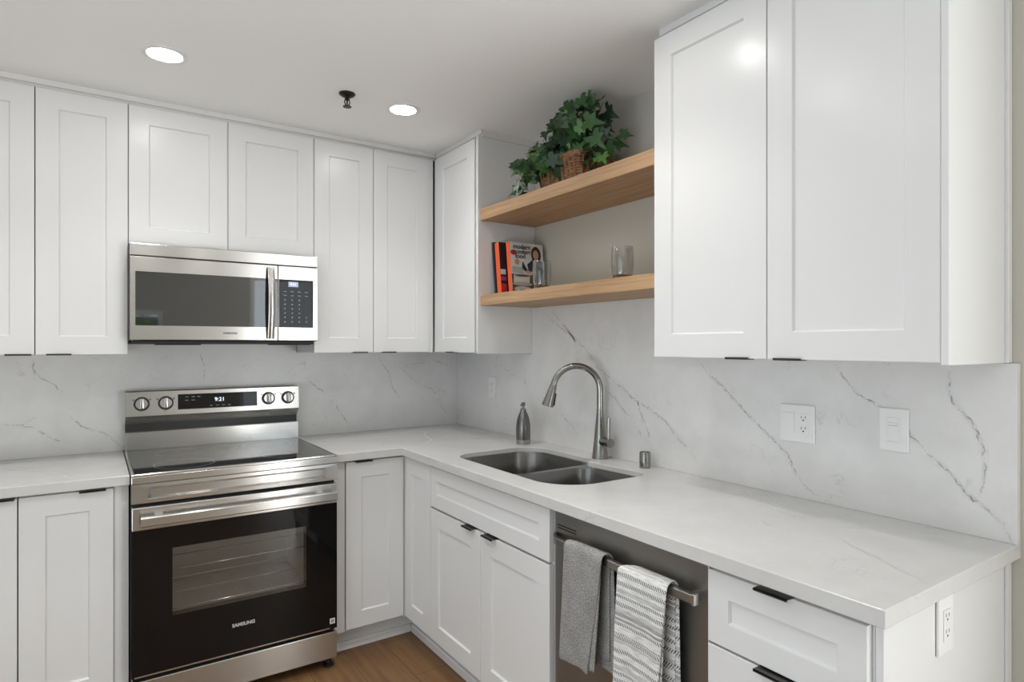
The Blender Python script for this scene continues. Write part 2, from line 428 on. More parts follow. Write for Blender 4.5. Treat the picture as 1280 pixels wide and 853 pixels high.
for i, l in enumerate(VR):
    vein(bm, l, lambda u, v: Vector((-0.0003, u, v)), 0.007, 2, rng, 0.003)
    vein(bm, l, lambda u, v: Vector((-0.0006, u, v)), 0.0019 if i in (0, 1, 2) else 0.0016, 1, rng, 0.005)
o = build('backsplash', bm, [quartz_splash, vein_m, vein_soft], None, (0.01, -1.4, ZC), recalc=False)
tag(o, 'grey veined quartz backsplash slab on the wall behind the sink faucet', 'backsplash')

# ------------------------------------------------------------------ worktops
TH = 0.036; DC = 0.648
def slab(outer, holes, z0, z1, bev):
    """flat slab with holes, edges slightly rounded"""
    cu = bpy.data.curves.new('slab', 'CURVE'); cu.dimensions = '2D'; cu.fill_mode = 'BOTH'
    cu.extrude = (z1 - z0) / 2 - bev; cu.bevel_depth = bev; cu.bevel_resolution = 2; cu.offset = -bev
    for pts in [outer] + holes:
        s = cu.splines.new('POLY'); s.points.add(len(pts) - 1); s.use_cyclic_u = True
        for p, c in zip(s.points, pts): p.co = (c[0], c[1], 0, 1)
    o = bpy.data.objects.new('slab', cu); COL.objects.link(o); bpy.context.view_layer.update()
    me = bpy.data.meshes.new_from_object(o.evaluated_get(bpy.context.evaluated_depsgraph_get()))
    bpy.data.objects.remove(o, do_unlink=True); bpy.data.curves.remove(cu)
    bm = bmesh.new(); bm.from_mesh(me); bpy.data.meshes.remove(me)
    bmesh.ops.remove_doubles(bm, verts=bm.verts[:], dist=1e-5)
    bmesh.ops.translate(bm, verts=bm.verts[:], vec=(0, 0, (z0 + z1) / 2))
    for f in bm.faces: f.material_index = 0; f.smooth = False
    return bm
# sink cut-out: deep left bowl, shallower right bowl, the rear edge steps in between
def arc(cx, cy, r, a0, a1, n=8):
    return [(cx + r * math.cos(math.radians(a0 + (a1 - a0) * k / n)), cy + r * math.sin(math.radians(a0 + (a1 - a0) * k / n))) for k in range(n + 1)]
def sink_outline(e=0.0):
    x0, x1 = -0.542 - e, -0.103 + e
    y1, yd, y0 = -0.945 + e, -1.375, -1.722 - e
    P_ = []
    P_ += arc(x0 + .10, y1 - .10, .10, 180, 90)
    P_ += arc(x1 - .12, y1 - .12, .12, 90, 0)
    P_ += [(x1, yd + .02), (x1 - .004, yd - .002), (x1 - .02, yd - .012), (-0.146 + e, yd - .016), (-0.150 + e, yd - .024)]
    P_ += arc(-0.128 + e - .05, y0 + .05, .05, 0, -90)
    P_ += arc(x0 + .16, y0 + .16, .16, -90, -180, 10)
    return P_
hole = sink_outline()
outer = [(-0.962, YB), (XR, YB), (XR, -2.803), (-DC, -2.803), (-DC, -DC), (-0.962, -DC)]
bm = slab(outer, [hole], ZC - TH, ZC, 0.0025)
VT = [[(-0.02, -2.14), (-0.09, -2.22), (-0.13, -2.287)], [(-0.299, -2.53), (-0.348, -2.606), (-0.373, -2.668), (-0.417, -2.733), (-0.425, -2.787)],
      [(-0.05, -2.08), (-0.1, -2.15), (-0.198, -2.302), (-0.209, -2.394)], [(-0.30, -0.2), (-0.38, -0.33), (-0.42, -0.5), (-0.5, -0.6)]]
for l in VT: vein(bm, l, lambda u, v: Vector((u, v, ZC + 0.0003)), 0.0016, 1, rng)
o = build('countertop', bm, [quartz, vein_top], None, (-0.3, -1.4, ZC), recalc=False)
tag(o, 'L-shaped pale quartz worktop around the corner holding the double sink', 'countertop')
bm = slab([(-2.6, YB), (-1.7275, YB), (-1.7275, -DC), (-2.6, -DC)], [], ZC - TH, ZC, 0.0025)
vein(bm, [(-2.12, -.2), (-2.02, -.34), (-1.95, -.45), (-1.9, -.6)], lambda u, v: Vector((u, v, ZC + 0.0003)), 0.0016, 1, rng)
o = build('countertop', bm, [quartz, vein_top], None, (-2.1, -0.3, ZC), recalc=False)
tag(o, 'short pale quartz worktop left of the range', 'countertop')

# ------------------------------------------------------------------ cabinets
def pull(T, a0, a1, d, z, up, parent, drop=0.003, out=0.021):
    """thin edge pull: plate over the door's edge with a lip standing out in front"""
    bm = NB(); s = 1 if up else -1
    tb(bm, T, a0, a1, d - 0.017, d + out, z + s * 0.0004, z + s * 0.0024)
    tb(bm, T, a0, a1, d + out - 0.002, d + out, z + s * 0.0024, z - s * drop)
    return build('handle', bm, pull_m, parent)
def carcass(T, a0, a1, d1, z0, z1, parent, d0=0.003, panels=None, open_top=False):
    bm = NB()
    if open_top:
        w = 0.018
        tb(bm, T, a0, a0 + w, d0, d1, z0, z1); tb(bm, T, a1 - w, a1, d0, d1, z0, z1)
        tb(bm, T, a0 + w, a1 - w, d0, d1, z0, z0 + w); tb(bm, T, a0 + w, a1 - w, d0, d0 + 0.006, z0 + w, z1)
        tb(bm, T, a0 + w, a1 - w, d1 - w, d1, z1 - 0.19, z1 - 0.02)
    else: tb(bm, T, a0, a1, d0, d1, z0, z1)
    for p in (panels or []): tb(bm, T, *p)
    return build('body', bm, white, parent)
ZB0, ZB1 = 0.105, ZC - TH          # base bodies
ZD0, ZD1 = 0.114, 0.868            # base doors
UD = DU - 0.021                    # upper body depth
BD = DB - 0.021

# uppers on the back wall
def upper_back(name, label, a0, a1, doors, z0=ZU, filler=None):
    t = thing(name, label, 'cabinet', ((a0 + a1) / 2, 0, z0))
    carcass(TB, a0 + .0006, a1 - .0006, UD, z0 + 0.001, ZT + 0.002, t, d0=-0.018 if z0 > 1.5 else 0.0005)
    if filler:
        bm = NB(); tb(bm, TB, filler[0], filler[1], UD, DU - 0.004, z0, ZT); build('filler_strip', bm, white, t)
    for (d0, d1, h0, h1) in doors:
        d = build('door', shaker(TB, d0, d1, z0, ZT, DU), white, t)
        if h0 is not None: pull(TB, h0, h1, DU, z0, False, d, 0.004, 0.012)
    return t
upper_back('upper_cabinet', 'white wall cabinet cut off by the left edge of the photo', -2.40, -2.0255, [(-2.399, -2.0268, -2.115, -2.035)])
upper_back('upper_cabinet', 'narrow tall white wall cabinet left of the microwave', -2.0245, -1.7215, [(-2.0234, -1.7210, -1.99, -1.91)])
upper_back('upper_cabinet', 'short white double-door wall cabinet directly above the microwave', -1.7195, -0.960, [(-1.7182, -1.3415, -1.456, -1.380), (-1.3390, -0.9610, -1.301, -1.226)], z0=1.818)
upper_back('upper_cabinet', 'tall white double-door wall cabinet right of the microwave', -0.9585, -0.320, [(-0.9580, -0.6598, -0.769, -0.692), (-0.6570, -0.345, -0.615, -0.538)], filler=(-0.344, -0.3205))

# uppers on the right wall
t = thing('upper_cabinet', 'narrow white single-door wall cabinet in the corner beside the shelves', 'cabinet', (0, -0.56, ZU))
carcass(TR, -0.767, -0.322, UD, ZU + .001, ZT + .002, t, d0=-0.018)
bm = NB(); tb(bm, TR, -0.786, -0.7675, -0.018, DU - 0.002, ZU - .004, ZT + .004, 0.001); build('end_panel', bm, white, t)
bm = NB(); tb(bm, TR, -0.7875, -0.7862, -0.018, 0.02, ZU - .004, ZT); tb(bm, TR, -0.7875, -0.7862, DU - .03, DU - .002, ZU - .004, ZT)
build('panel_edge_strip', bm, white, t)
bm = NB(); tb(bm, TR, -0.345, -0.3205, UD, DU - .005, ZU, ZT); build('filler_strip', bm, white, t)
d = build('door', shaker(TR, -0.754, -0.347, ZU, ZT, DU, fr=0.075), white, t)
pull(TR, -0.56, -0.48, DU, ZU, False, d, 0.004, 0.012)

t = thing('upper_cabinet', 'large white double-door wall cabinet right of the oak shelves', 'cabinet', (0, -2.34, ZU))
carcass(TR, -2.762, -1.926, UD, ZU + .001, ZT + .002, t, d0=-0.018)
for a0, a1, h0, h1 in ((-2.3385, -1.9255, -2.289, -2.212), (-2.7625, -2.3415, -2.446, -2.366)):
    d = build('door', shaker(TR, a0, a1, ZU, ZT, DU), white, t); pull(TR, h0, h1, DU, ZU, False, d, 0.004, 0.012)
bm = NB(); tb(bm, TR, -2.779, -2.763, -0.018, DU - 0.001, ZU - .005, ZT + .004, 0.001); build('end_panel', bm, white, t)
bm = NB(); tb(bm, TR, -2.787, -2.7792, -0.0185, 0.006, ZU - .0048, ZT + .004, 0.001); build('scribe_strip', bm, white, t)

# crown strips that close the gap to the ceiling
def crown(n, T, a0, a1, d1, ret=None):
    bm = NB(); z0, z1 = ZT + 0.0045, CEIL
    tb(bm, T, a0, a1, -0.019, d1 - 0.012, z0, z1)
    tb(bm, T, a0, a1, d1 - 0.012, d1, z0 + 0.010, z1, 0.002)
    struct(n, bm, white)
crown('trim_1', TB, -2.40, -0.3025, 0.3135)
crown('trim_2', TR, -0.790, 0.018, 0.3015)
crown('trim_3', TR, -2.781, -1.930, 0.3015)

# base cabinets, back wall
def base(name, label, T, a0, a1, doors, filler=None, drawers=(), open_top=False, tk=None):
    c = T((a0 + a1) / 2, 0.3, 0); t = thing(name, label, 'cabinet', (c.x, c.y, 0))
    carcass(T, a0 + .0006, a1 - .0006, BD, ZB0, ZB1 - .0005, t, open_top=open_top)
    bm = NB(); tb(bm, T, a0 + .001, tk if tk else a1 - .001, 0.5, 0.548, 0.0, ZB0 - .0005); build('toe_kick', bm, white, t)
    if filler:
        bm = NB(); tb(bm, T, filler[0], filler[1], BD, DB - filler[2], ZB0, ZB1 - .0005); build('filler_strip', bm, white, t)
    for (d0, d1, z0, z1, h) in doors:
        d = build('door', shaker(T, d0, d1, z0, z1, DB), white, t)
        if h: pull(T, h[0], h[1], DB, z1, True, d)
    for (d0, d1, z0, z1, h) in drawers:
        d = build('drawer', shaker(T, d0, d1, z0, z1, DB, fr=0.058 if z1 - z0 < 0.2 else 0.07), white, t)
        if h: pull(T, h[0], h[1], DB, z1, True, d)
    return t
base('base_cabinet', 'white base cabinet cut off at the bottom left corner of the photo', TB, -2.40, -2.053, [(-2.398, -2.0545, ZD0, ZD1, (-2.14, -2.06))])
base('base_cabinet', 'white single-door base cabinet left of the range under the short worktop', TB, -2.0515, -1.729, [(-2.0505, -1.7765, ZD0, ZD1, (-1.88, -1.80))], filler=(-1.775, -1.7295, 0.010))
base('base_cabinet', 'white single-door base cabinet between the range and the inner corner', TB, -0.9565, -0.6255, [(-0.9045, -0.6265, ZD0, ZD1, (-0.866, -0.787))], filler=(-0.9565, -0.9075, 0.010), tk=-0.5005)
t = base('base_cabinet', 'slim white base cabinet in the inner corner left of the sink cabinet', TR, -0.8945, -0.6215, [(-0.893, -0.6255, ZD0, ZD1, None)], tk=-0.5490)
bm = NB(); bx(bm, (-0.6235, -0.6205, ZB0), (-0.6005, -0.6045, ZB1 - .0005)); build('corner_filler', bm, white, t)
base('base_cabinet', 'white sink cabinet with false drawer front above two doors', TR, -1.7595, -0.8955, [(-1.3195, -0.8975, ZD0, 0.683, (-1.284, -1.206)), (-1.7575, -1.3225, ZD0, 0.683, (-1.436, -1.358))], open_top=True,
     drawers=[(-1.7575, -0.8975, 0.692, ZD1 - .002, None)])
t = base('base_cabinet', 'white drawer base cabinet at the right end beside the dishwasher', TR, -2.764, -2.3855, [], drawers=[(-2.7585, -2.3865, 0.690, 0.862, (-2.605, -2.524)), (-2.7585, -2.3865, 0.402, 0.684, (-2.612, -2.524)), (-2.7585, -2.3865, ZD0, 0.396, (-2.612, -2.524))])
bm = NB(); tb(bm, TR, -2.780, -2.7645, -0.0185, BD + 0.002, 0.0, ZB1 - .0005, 0.001)
tb(bm, TR, -2.786, -2.7802, -0.0185, 0.012, 0.0, ZB1 - .0005, 0.001)
build('end_panel', bm, white, t)

# floor moulding along the toe kicks
bm = NB(); extr(bm, [(-0.549, 0), (-0.562, 0), (-0.562, 0.028), (-0.557, 0.034), (-0.549, 0.036)], 'x', -0.9565, -0.5625); struct('baseboard_back', bm, white)
bm = NB(); extr(bm, [(-0.549, 0), (-0.562, 0), (-0.562, 0.028), (-0.557, 0.034), (-0.549, 0.036)], 'y', -1.7595, -0.565); struct('baseboard_right', bm, white)

# ------------------------------------------------------------------ range
RX0, RX1 = -1.7245, -0.9645; RC = (RX0 + RX1) / 2
rg = thing('range', 'stainless steel electric range with black glass oven door', 'stove', (RC, -0.35, 0))
OX0, OX1, OZ0, OZ1, OYB = -1.640, -1.050, 0.335, 0.715, -0.20       # oven cavity
bm = NB()
bx(bm, (RX0, -0.640, 0.05), (OX0, -0.03, 0.8825)); bx(bm, (OX1, -0.640, 0.05), (RX1, -0.03, 0.8825))
bx(bm, (OX0, -0.640, 0.05), (OX1, -0.03, OZ0)); bx(bm, (OX0, -0.640, OZ1), (OX1, -0.03, 0.8825))
bx(bm, (OX0, OYB, OZ0), (OX1, -0.03, OZ1))
build('body', bm, dark_gap, rg)
for lx in (RX0 + 0.05, RX1 - 0.03):
    for ly in (-0.655, -0.10):
        bm = NB(); lathe(bm, (lx, ly, 0), [(0.022, 0), (0.022, 0.012), (0.012, 0.014), (0.012, 0.05)], 16); build('leg', bm, black, rg)
# cooktop: steel rim, black glass, ring marks
bm = NB()
bx(bm, (RX0, -0.690, 0.884), (RX1, -0.062, 0.912), 0.003, 2)
bx(bm, (RX0, -0.690, 0.9121), (RX0 + 0.010, -0.075, 0.920), 0.002); bx(bm, (RX1 - 0.010, -0.690, 0.9121), (RX1, -0.075, 0.920), 0.002)
bx(bm, (RX0 + 0.0102, -0.690, 0.9121), (RX1 - 0.0102, -0.672, 0.920), 0.002)
build('cooktop_frame', bm, steel, rg)
bm = NB(); bx(bm, (RX0 + 0.0105, -0.6715, 0.9122), (RX1 - 0.0105, -0.076, 0.919), 0.001)
ct = build('cooktop_glass', bm, cookglass, rg, label='black glass cooktop')
for (cx, cy, r) in ((RC - .19, -.53, .11), (RC + .19, -.53, .085), (RC - .19, -.22, .085), (RC + .19, -.22, .11), (RC, -.2, .06)):
    bm = NB(); n = 48
    for k in range(n):
        a, b = 2 * math.pi * k / n, 2 * math.pi * (k + 1) / n
        quad(bm, [(cx + q * math.cos(w), cy + q * math.sin(w), 0.9193) for q, w in ((r, a), (r, b), (r - .002, b), (r - .002, a))])
    build('burner_ring', bm, mark_m, ct)
# back guard
bm = NB()
extr(bm, [(-0.003, 0.90), (-0.066, 0.90), (-0.066, 1.000), (-0.060, 1.003), (-0.003, 1.003)], 'x', RX0 + .003, RX1 - .003)
extr(bm, [(-0.003, 1.0355), (-0.040, 1.0355), (-0.082, 1.074), (-0.072, 1.183), (-0.066, 1.188), (-0.003, 1.188)], 'x', RX0 + .003, RX1 - .003)
gd = build('back_guard', bm, steel, rg)
bm = NB(); bx(bm, (RX0 + .004, -0.040, 1.003), (RX1 - .004, -0.003, 1.0355))
build('vent_slot', bm, black, gd)
def fy(z): return -0.082 + (z - 1.074) * (0.010 / 0.109)          # fascia leans back
TILT = Matrix.Rotation(math.atan2(0.010, 0.109), 3, 'X')
MF = Matrix.Rotation(-math.atan2(0.010, 0.109), 3, 'X') @ M_BACK
def fascia(bm, x0, x1, z0, z1, lift, th):
    ring_loft(bm, [[(x0, fy(z0) - q, z0), (x1, fy(z0) - q, z0), (x1, fy(z1) - q, z1), (x0, fy(z1) - q, z1)] for q in (lift - th, lift)])
bm = NB(); fascia(bm, -1.515, -1.169, 1.096, 1.166, 0.0012, 0.003)
dp = build('display_panel', bm, blackglass, gd)
lettering('9:21', 0.026, Vector((-1.338, fy(1.135) - 0.0016, 1.135)), MF, digits_m, dp, 'clock_digits')
for x, z, w in ((-1.478, 1.151, .007), (-1.452, 1.151, .007), (-1.428, 1.151, .007), (-1.478, 1.136, .007), (-1.452, 1.136, .007), (-1.375, 1.106, .006), (-1.348, 1.106, .006), (-1.322, 1.106, .006), (-1.296, 1.106, .006)):
    bm = NB(); fascia(bm, x - w, x + w, z, z + .003, 0.0016, 0.0004); build('touch_mark', bm, mark_m, dp)
for kx in (-1.659, -1.564, -1.116, -1.022):
    kz = 1.129; c = Vector((kx, fy(kz), kz)); KM = MF
    bm = NB(); lathe(bm, c, [(0.0315, -0.001), (0.0315, 0.004), (0.030, 0.006)], 36, 0, True, KM); bz = build('bezel', bm, black, gd)
    bm = NB(); lathe(bm, c, [(0.0255, 0.005), (0.0245, 0.014), (0.022, 0.016)], 36, 0, True, KM)
    t2 = bmesh.new()
    bx(t2, (-0.0085, -0.0235, 0.012), (0.0085, 0.0235, 0.032), 0.003, 2)
    merge(bm, t2, 0, Matrix.Translation(c) @ KM.to_4x4())
    kb = build('knob', bm, steel, gd, smooth=35)
    bm = NB(); t2 = bmesh.new(); bx(t2, (-0.0075, -0.0246, 0.013), (0.0075, -0.0236, 0.031)); merge(bm, t2, 0, Matrix.Translation(c) @ KM.to_4x4())
    build('knob_end', bm, black, kb)
    for a in (35, 145):
        p = c + KM @ Vector((0.040 * math.cos(math.radians(a)), 0.034 * math.sin(math.radians(a)), 0.0003))
        bm = NB(); lathe(bm, p, [(0.0035, -0.0003), (0.0035, 0.0006)], 10, 0, True, KM); build('dial_mark', bm, darkprint, gd)
# panel below the cooktop with a long pressed channel
bm = NB()
def rect_loop(x0, x1, z0, z1, y): return [(x0, y, z0), (x1, y, z0), (x1, y, z1), (x0, y, z1)]
cx0, cx1, cz0, cz1 = -1.672, -1.012, 0.826, 0.870
ring_loft(bm, [rect_loop(RX0 + .001, RX1 - .001, 0.812, 0.8825, -0.641), rect_loop(RX0 + .001, RX1 - .001, 0.812, 0.8825, -0.687), rect_loop(cx0, cx1, cz0, cz1, -0.688), rect_loop(cx0 + .012, cx1 - .012, cz0 + .007, cz1 - .010, -0.672)])
build('front_panel', bm, steel, rg)
# oven door: frame of black glass round a window, steel head, bar handle
dz0, dz1 = 0.172, 0.712; wx0, wx1, wz0, wz1 = -1.592, -1.098, 0.376, 0.632
bm = NB(); Y0, Y1 = -0.648, -0.690
outer_b, outer_f = rect_loop(RX0 + .003, RX1 - .003, dz0, dz1, Y0), rect_loop(RX0 + .003, RX1 - .003, dz0, dz1, Y1)
in_f, in_b = rect_loop(wx0, wx1, wz0, wz1, Y1), rect_loop(wx0, wx1, wz0, wz1, Y0)
vs = [[bm.verts.new(p) for p in r] for r in (outer_b, outer_f, in_f, in_b)]
for a, b in ((0, 1), (1, 2), (2, 3), (3, 0)):
    for i in range(4):
        j = (i + 1) % 4; bm.faces.new((vs[a][i], vs[a][j], vs[b][j], vs[b][i]))
od = build('oven_door', bm, blackglass, rg, label='black glass oven door')
bm = NB(); bx(bm, (wx0 + .0005, -0.6895, wz0 + .0005), (wx1 - .0005, -0.6855, wz1 - .0005)); build('window_pane', bm, ovenpane, od)
# oven cavity seen through the window
enamel = mat('grey_oven_enamel', (0.62, 0.62, 0.60, 1), 0.4)
bm = NB(); w = 0.002
bx(bm, (OX0 + .0005, -0.640, OZ0 + .0005), (OX0 + w, OYB - .0005, OZ1 - .0005)); bx(bm, (OX1 - w, -0.640, OZ0 + .0005), (OX1 - .0005, OYB - .0005, OZ1 - .0005))
bx(bm, (OX0 + w, -0.640, OZ0 + .0005), (OX1 - w, OYB - .0005, OZ0 + w)); bx(bm, (OX0 + w, -0.640, OZ1 - w), (OX1 - w, OYB - .0005, OZ1 - .0005))
bx(bm, (OX0 + w, OYB - w, OZ0 + w), (OX1 - w, OYB - .0005, OZ1 - w))
build('oven_interior', bm, enamel, rg, label='grey enamel oven cavity')
ol = bpy.data.lights.new('oven_fill', 'POINT'); ol.energy = 0.45; ol.shadow_soft_size = 0.03; ol.color = (1.0, 0.98, 0.92)  # point light added to brighten the cavity and racks
oo = lk(bpy.data.objects.new('oven_fill', ol)); oo.parent = rg; oo.location = Vector((RC, -0.45, 0.66)) - OFF[rg]
for rz in (0.526, 0.372):
    bm = NB(); a, b = OX0 + .004, OX1 - .004
    for y, r in ((-0.615, .0028), (-0.430, .0022), (-0.25, .0022)): tube(bm, [(a, y, rz), (b, y, rz)], r, 8)
    for k in range(9):
        x = a + .03 + (b - a - .06) * k / 8
        tube(bm, [(x, -0.617, rz + .003), (x, -0.23, rz + .003)], 0.0008, 6)
    build('oven_rack', bm, chrome, rg)
bm = NB(); bx(bm, (RX0 + .002, -0.690, 0.7125), (RX1 - .002, -0.648, 0.797), 0.003, 2); head = build('door_head', bm, steel, od)
bm = NB(); hx0, hx1 = RX0 + 0.028, RX1 - 0.016
extr(bm, [(-0.722, 0.733), (-0.737, 0.735), (-0.740, 0.739), (-0.740, 0.766), (-0.737, 0.770), (-0.722, 0.772), (-0.716, 0.770), (-0.716, 0.735)], 'x', hx0, hx1)
for x in (hx0 + .045, hx1 - .075): bx(bm, (x, -0.7165, 0.742), (x + .03, -0.690, 0.768), 0.002)
build('handle', bm, steel, od)
lettering('SAMSUNG', 0.0185, Vector((-1.343, -0.6904, 0.283)), M_BACK, letter_m, od, 'lettering', 0.0006)
bm = NB(); bx(bm, (RX0 + .010, -0.6925, 0.1735), (RX1 - .035, -0.690, 0.1785)); build('lower_trim', bm, chrome, od)
bm = NB(); bx(bm, (-0.9985, -0.6908, 0.193), (-0.9765, -0.690, 0.216)); bx(bm, (-0.9945, -0.691, 0.197), (-0.9805, -0.6908, 0.212), mi=1)
build('sticker', bm, [plastic, mark_m], od, label='small white sticker')
bm = NB(); bx(bm, (RX0 + .002, -0.689, 0.043), (RX1 - .002, -0.6405, 0.157), 0.003, 2); build('storage_drawer', bm, steel, rg)

# ------------------------------------------------------------------ microwave
MX0, MX1, MY = -1.720, -0.9635, -0.405
mw = thing('microwave', 'stainless steel over-the-range microwave with dark glass door', 'microwave', ((MX0 + MX1) / 2, -0.2, 1.41))
bm = NB(); bx(bm, (MX0, -0.375, 1.414), (MX1, -0.002, 1.812), 0.002)
build('body', bm, dark_gap, mw)
bm = NB(); bx(bm, (MX0 + .002, MY, 1.762), (MX1 - .002, -0.3755, 1.811), 0.002, 2); build('top_grille', bm, steel, mw)
DX = -1.1465
bm = NB(); g = rect_loop(-1.699, -1.150, 1.476, 1.695, MY)
def framed(bm, x0, x1, z0, z1, gx0, gx1, gz0, gz1, yb, yf, rec):
    R_ = [rect_loop(x0, x1, z0, z1, yb), rect_loop(x0, x1, z0, z1, yf + .002), rect_loop(x0 + .002, x1 - .002, z0 + .002, z1 - .002, yf), rect_loop(gx0, gx1, gz0, gz1, yf), rect_loop(gx0, gx1, gz0, gz1, yf + rec)]
    ring_loft(bm, R_)
framed(bm, MX0 + .002, DX, 1.417, 1.758, -1.699, DX - .0025, 1.476, 1.697, -0.3755, MY, 0.0015)
dr = build('door', bm, steel, mw)
bm = NB(); bx(bm, (-1.6985, MY + .0001, 1.4765), (DX - .003, MY + .0014, 1.6965)); build('door_glass', bm, mwglass, dr)
bm = NB(); rings = []
for k in range(17):
    f = k / 16; z = 1.424 + f * (1.745 - 1.424); b = math.sin(math.pi * f)
    y = MY - 0.014 - 0.022 * b; w = 0.0145
    rings.append([(-1.179 - w, y + .006, z), (-1.179 - w, y - .001, z), (-1.179 - w + .004, y - .004, z), (-1.179 + w - .004, y - .004, z), (-1.179 + w, y - .001, z), (-1.179 + w, y + .006, z)])
ring_loft(bm, rings)
for z in (1.424, 1.733): bx(bm, (-1.189, MY - 0.012, z), (-1.169, MY, z + .012))
build('handle', bm, steel, dr, smooth=40)
bm = NB(); framed(bm, DX + .002, MX1 - .002, 1.417, 1.758, DX + .0045, -0.988, 1.476, 1.697, -0.3755, MY, 0.0015)
cp = build('control_panel', bm, steel, mw)
bm = NB(); bx(bm, (DX + .005, MY + .0001, 1.4765), (-0.9885, MY + .0014, 1.6965)); kp = build('keypad_glass', bm, blackglass, cp)
bm = NB(); bx(bm, (-1.100, MY - .0003, 1.664), (-1.056, MY, 1.687)); build('clock_display', bm, lcd_m, cp)
lettering('9:21', 0.016, Vector((-1.078, MY - .0006, 1.6755)), M_BACK, digits_m, cp, 'clock_digits')
for i, z in enumerate((1.640, 1.622, 1.600, 1.580, 1.560, 1.540, 1.520, 1.500)):
    for j, x in enumerate((-1.115, -1.083, -1.051, -1.019)):
        w = 0.007 if i < 2 else 0.003
        if j == 3 and 2 <= i < 6: continue
        bm = NB(); bx(bm, (x - w, MY - .0003, z), (x + w, MY, z + (.003 if i < 2 else .006))); build('key_mark', bm, mark_m, cp)
lettering('SAMSUNG', 0.0125, Vector((-1.345, MY - .0004, 1.4475)), M_BACK, darkprint, dr, 'lettering', 0.0003)
bm = NB(); bx(bm, (MX0 + .01, -0.36, 1.400), (MX1 - .01, -0.02, 1.4138), 0.002)
for x in (-1.62, -1.15): bx(bm, (x, -0.33, 1.396), (x + .17, -0.22, 1.3998), 0.001)
build('base_plate', bm, dark_gap, mw)

# ------------------------------------------------------------------ dishwasher
dw = thing('dishwasher', 'dark stainless dishwasher with two towels over its handle', 'dishwasher', (-0.3, -2.07, 0))
DY0, DY1, DF = -2.3825, -1.7635, 0.606
bm = NB(); tb(bm, TR, DY0 + .003, DY1 - .003, 0.03, 0.560, 0.02, 0.868); build('body', bm, dark_gap, dw)
bm = NB(); tb(bm, TR, DY0 + .004, DY1 - .004, 0.5605, DF, 0.115, 0.872, 0.004, seg=2); dd = build('door', bm, dsteel, dw)
bm = NB(); tb(bm, TR, DY0 + .003, DY1 - .003, 0.50, 0.555, 0.0, 0.019); build('toe_kick', bm, black, dw)
bm = NB(); tb(bm, TR, -1.880, -1.775, DF, DF + .0015, 0.806, 0.830, 0.001); build('vent', bm, dsteel, dd)
bm = NB()
for z in (0.812, 0.821): tb(bm, TR, -1.876, -1.785, DF + .0015, DF + .0022, z - .002, z + .002)
build('vent_slot', bm, black, dd)
bm = NB(); rings = []
HZ = 0.784
pth = [(-1.772, DF)] + [(-1.776, DF + .008), (-1.790, DF + .022), (-1.808, DF + .034), (-1.830, DF + .040)] + [(-1.85 - .07 * k, DF + .041) for k in range(8)] + [(-2.362, DF + .041)]
for (y, dd_) in pth: rings.append([TR(y, dd_ - .010, HZ - .012), TR(y, dd_ + .002, HZ - .012), TR(y, dd_ + .004, HZ - .009), TR(y, dd_ + .004, HZ + .009), TR(y, dd_ + .002, HZ + .012), TR(y, dd_ - .010, HZ + .012)])
ring_loft(bm, rings)
tb(bm, TR, -2.362, -2.345, DF, DF + .033, HZ - .011, HZ + .011)
hd = build('handle', bm, dsteel, dd)
bm = NB(); tb(bm, TR, -2.369, -2.3622, DF + .027, DF + .046, HZ - .014, HZ + .014, 0.001); build('handle_cap', bm, chrome, hd, label='bright chrome handle cap')

# ------------------------------------------------------------------ towels hung over the dishwasher handle
def towel_strip(bm, yl, yr, zf, zb, xo, rngseed, off=0.0, nv=46, nu=14, rip=0.003):
    """cloth from the front hem (height zf) over the bar to the back hem (zb); yl/yr: edges as functions of s in 0..1"""
    r_ = random.Random(rngseed); ph = [r_.uniform(0, 6.28) for _ in range(4)]
    bx_, bz = -(DF + .038), HZ; R_ = 0.0195 + off; top = HZ + 0.008
    Lf = top - zf; La = math.pi * R_; Lb = top - zb; L = Lf + La + Lb
    uvl = bm.loops.layers.uv.verify(); grid = []
    for i in range(nv + 1):
        s = L * i / nv; row = []
        for j in range(nu + 1):
            u = j / nu
            if s < Lf: x, z, w = bx_ - R_, zf + s, (Lf - s) / Lf
            elif s < Lf + La:
                a = (s - Lf) / R_; x, z, w = bx_ - R_ * math.cos(a), top + R_ * math.sin(a) * .9, 0
            else: x, z, w = bx_ + R_, top - (s - Lf - La), (s - Lf - La) / Lb
            sg = -1 if s < Lf + La / 2 else 1
            x += min(1, 2.5 * w) * rip * (math.sin(u * 7 + ph[0] + w * 1.5) + .6 * math.sin(u * 15 + ph[1] - w * 2)) * (1 if sg < 0 else .35) + sg * xo * w * 0
            if sg < 0: x -= 0.010 * w
            fs = s / L
            y = yl(fs, w, sg) + (yr(fs, w, sg) - yl(fs, w, sg)) * u
            z += .004 * math.sin(u * 5 + ph[2]) * (1 if w > .9 else 0)
            row.append((bm.verts.new((x, y, z)), (u * abs(yr(fs, w, sg) - yl(fs, w, sg)), s)))
        grid.append(row)
    for i in range(nv):
        for j in range(nu):
            q = (grid[i][j], grid[i][j + 1], grid[i + 1][j + 1], grid[i + 1][j])
            f = bm.faces.new([v for v, _ in q]); f.smooth = True
            for l, (_, uv) in zip(f.loops, q): l[uvl].uv = uv
def towel(name, label, strips, m):
    bm = NB()
    for s in strips: towel_strip(bm, **s)
    o = build(name, bm, m, None, (-(DF + .04), -2.0, HZ), uv=False, recalc=False)
    sm = o.modifiers.new('thickness', 'SOLIDIFY'); sm.thickness = 0.0045; sm.offset = 0
    sb = o.modifiers.new('smooth', 'SUBSURF'); sb.levels = 1; sb.render_levels = 1
    return tag(o, label, 'towel', 'kitchen towels on the dishwasher handle')
greyt = mat('grey_terry_cloth', (0.36, 0.35, 0.335, 1), 0.95, spec=0.1)
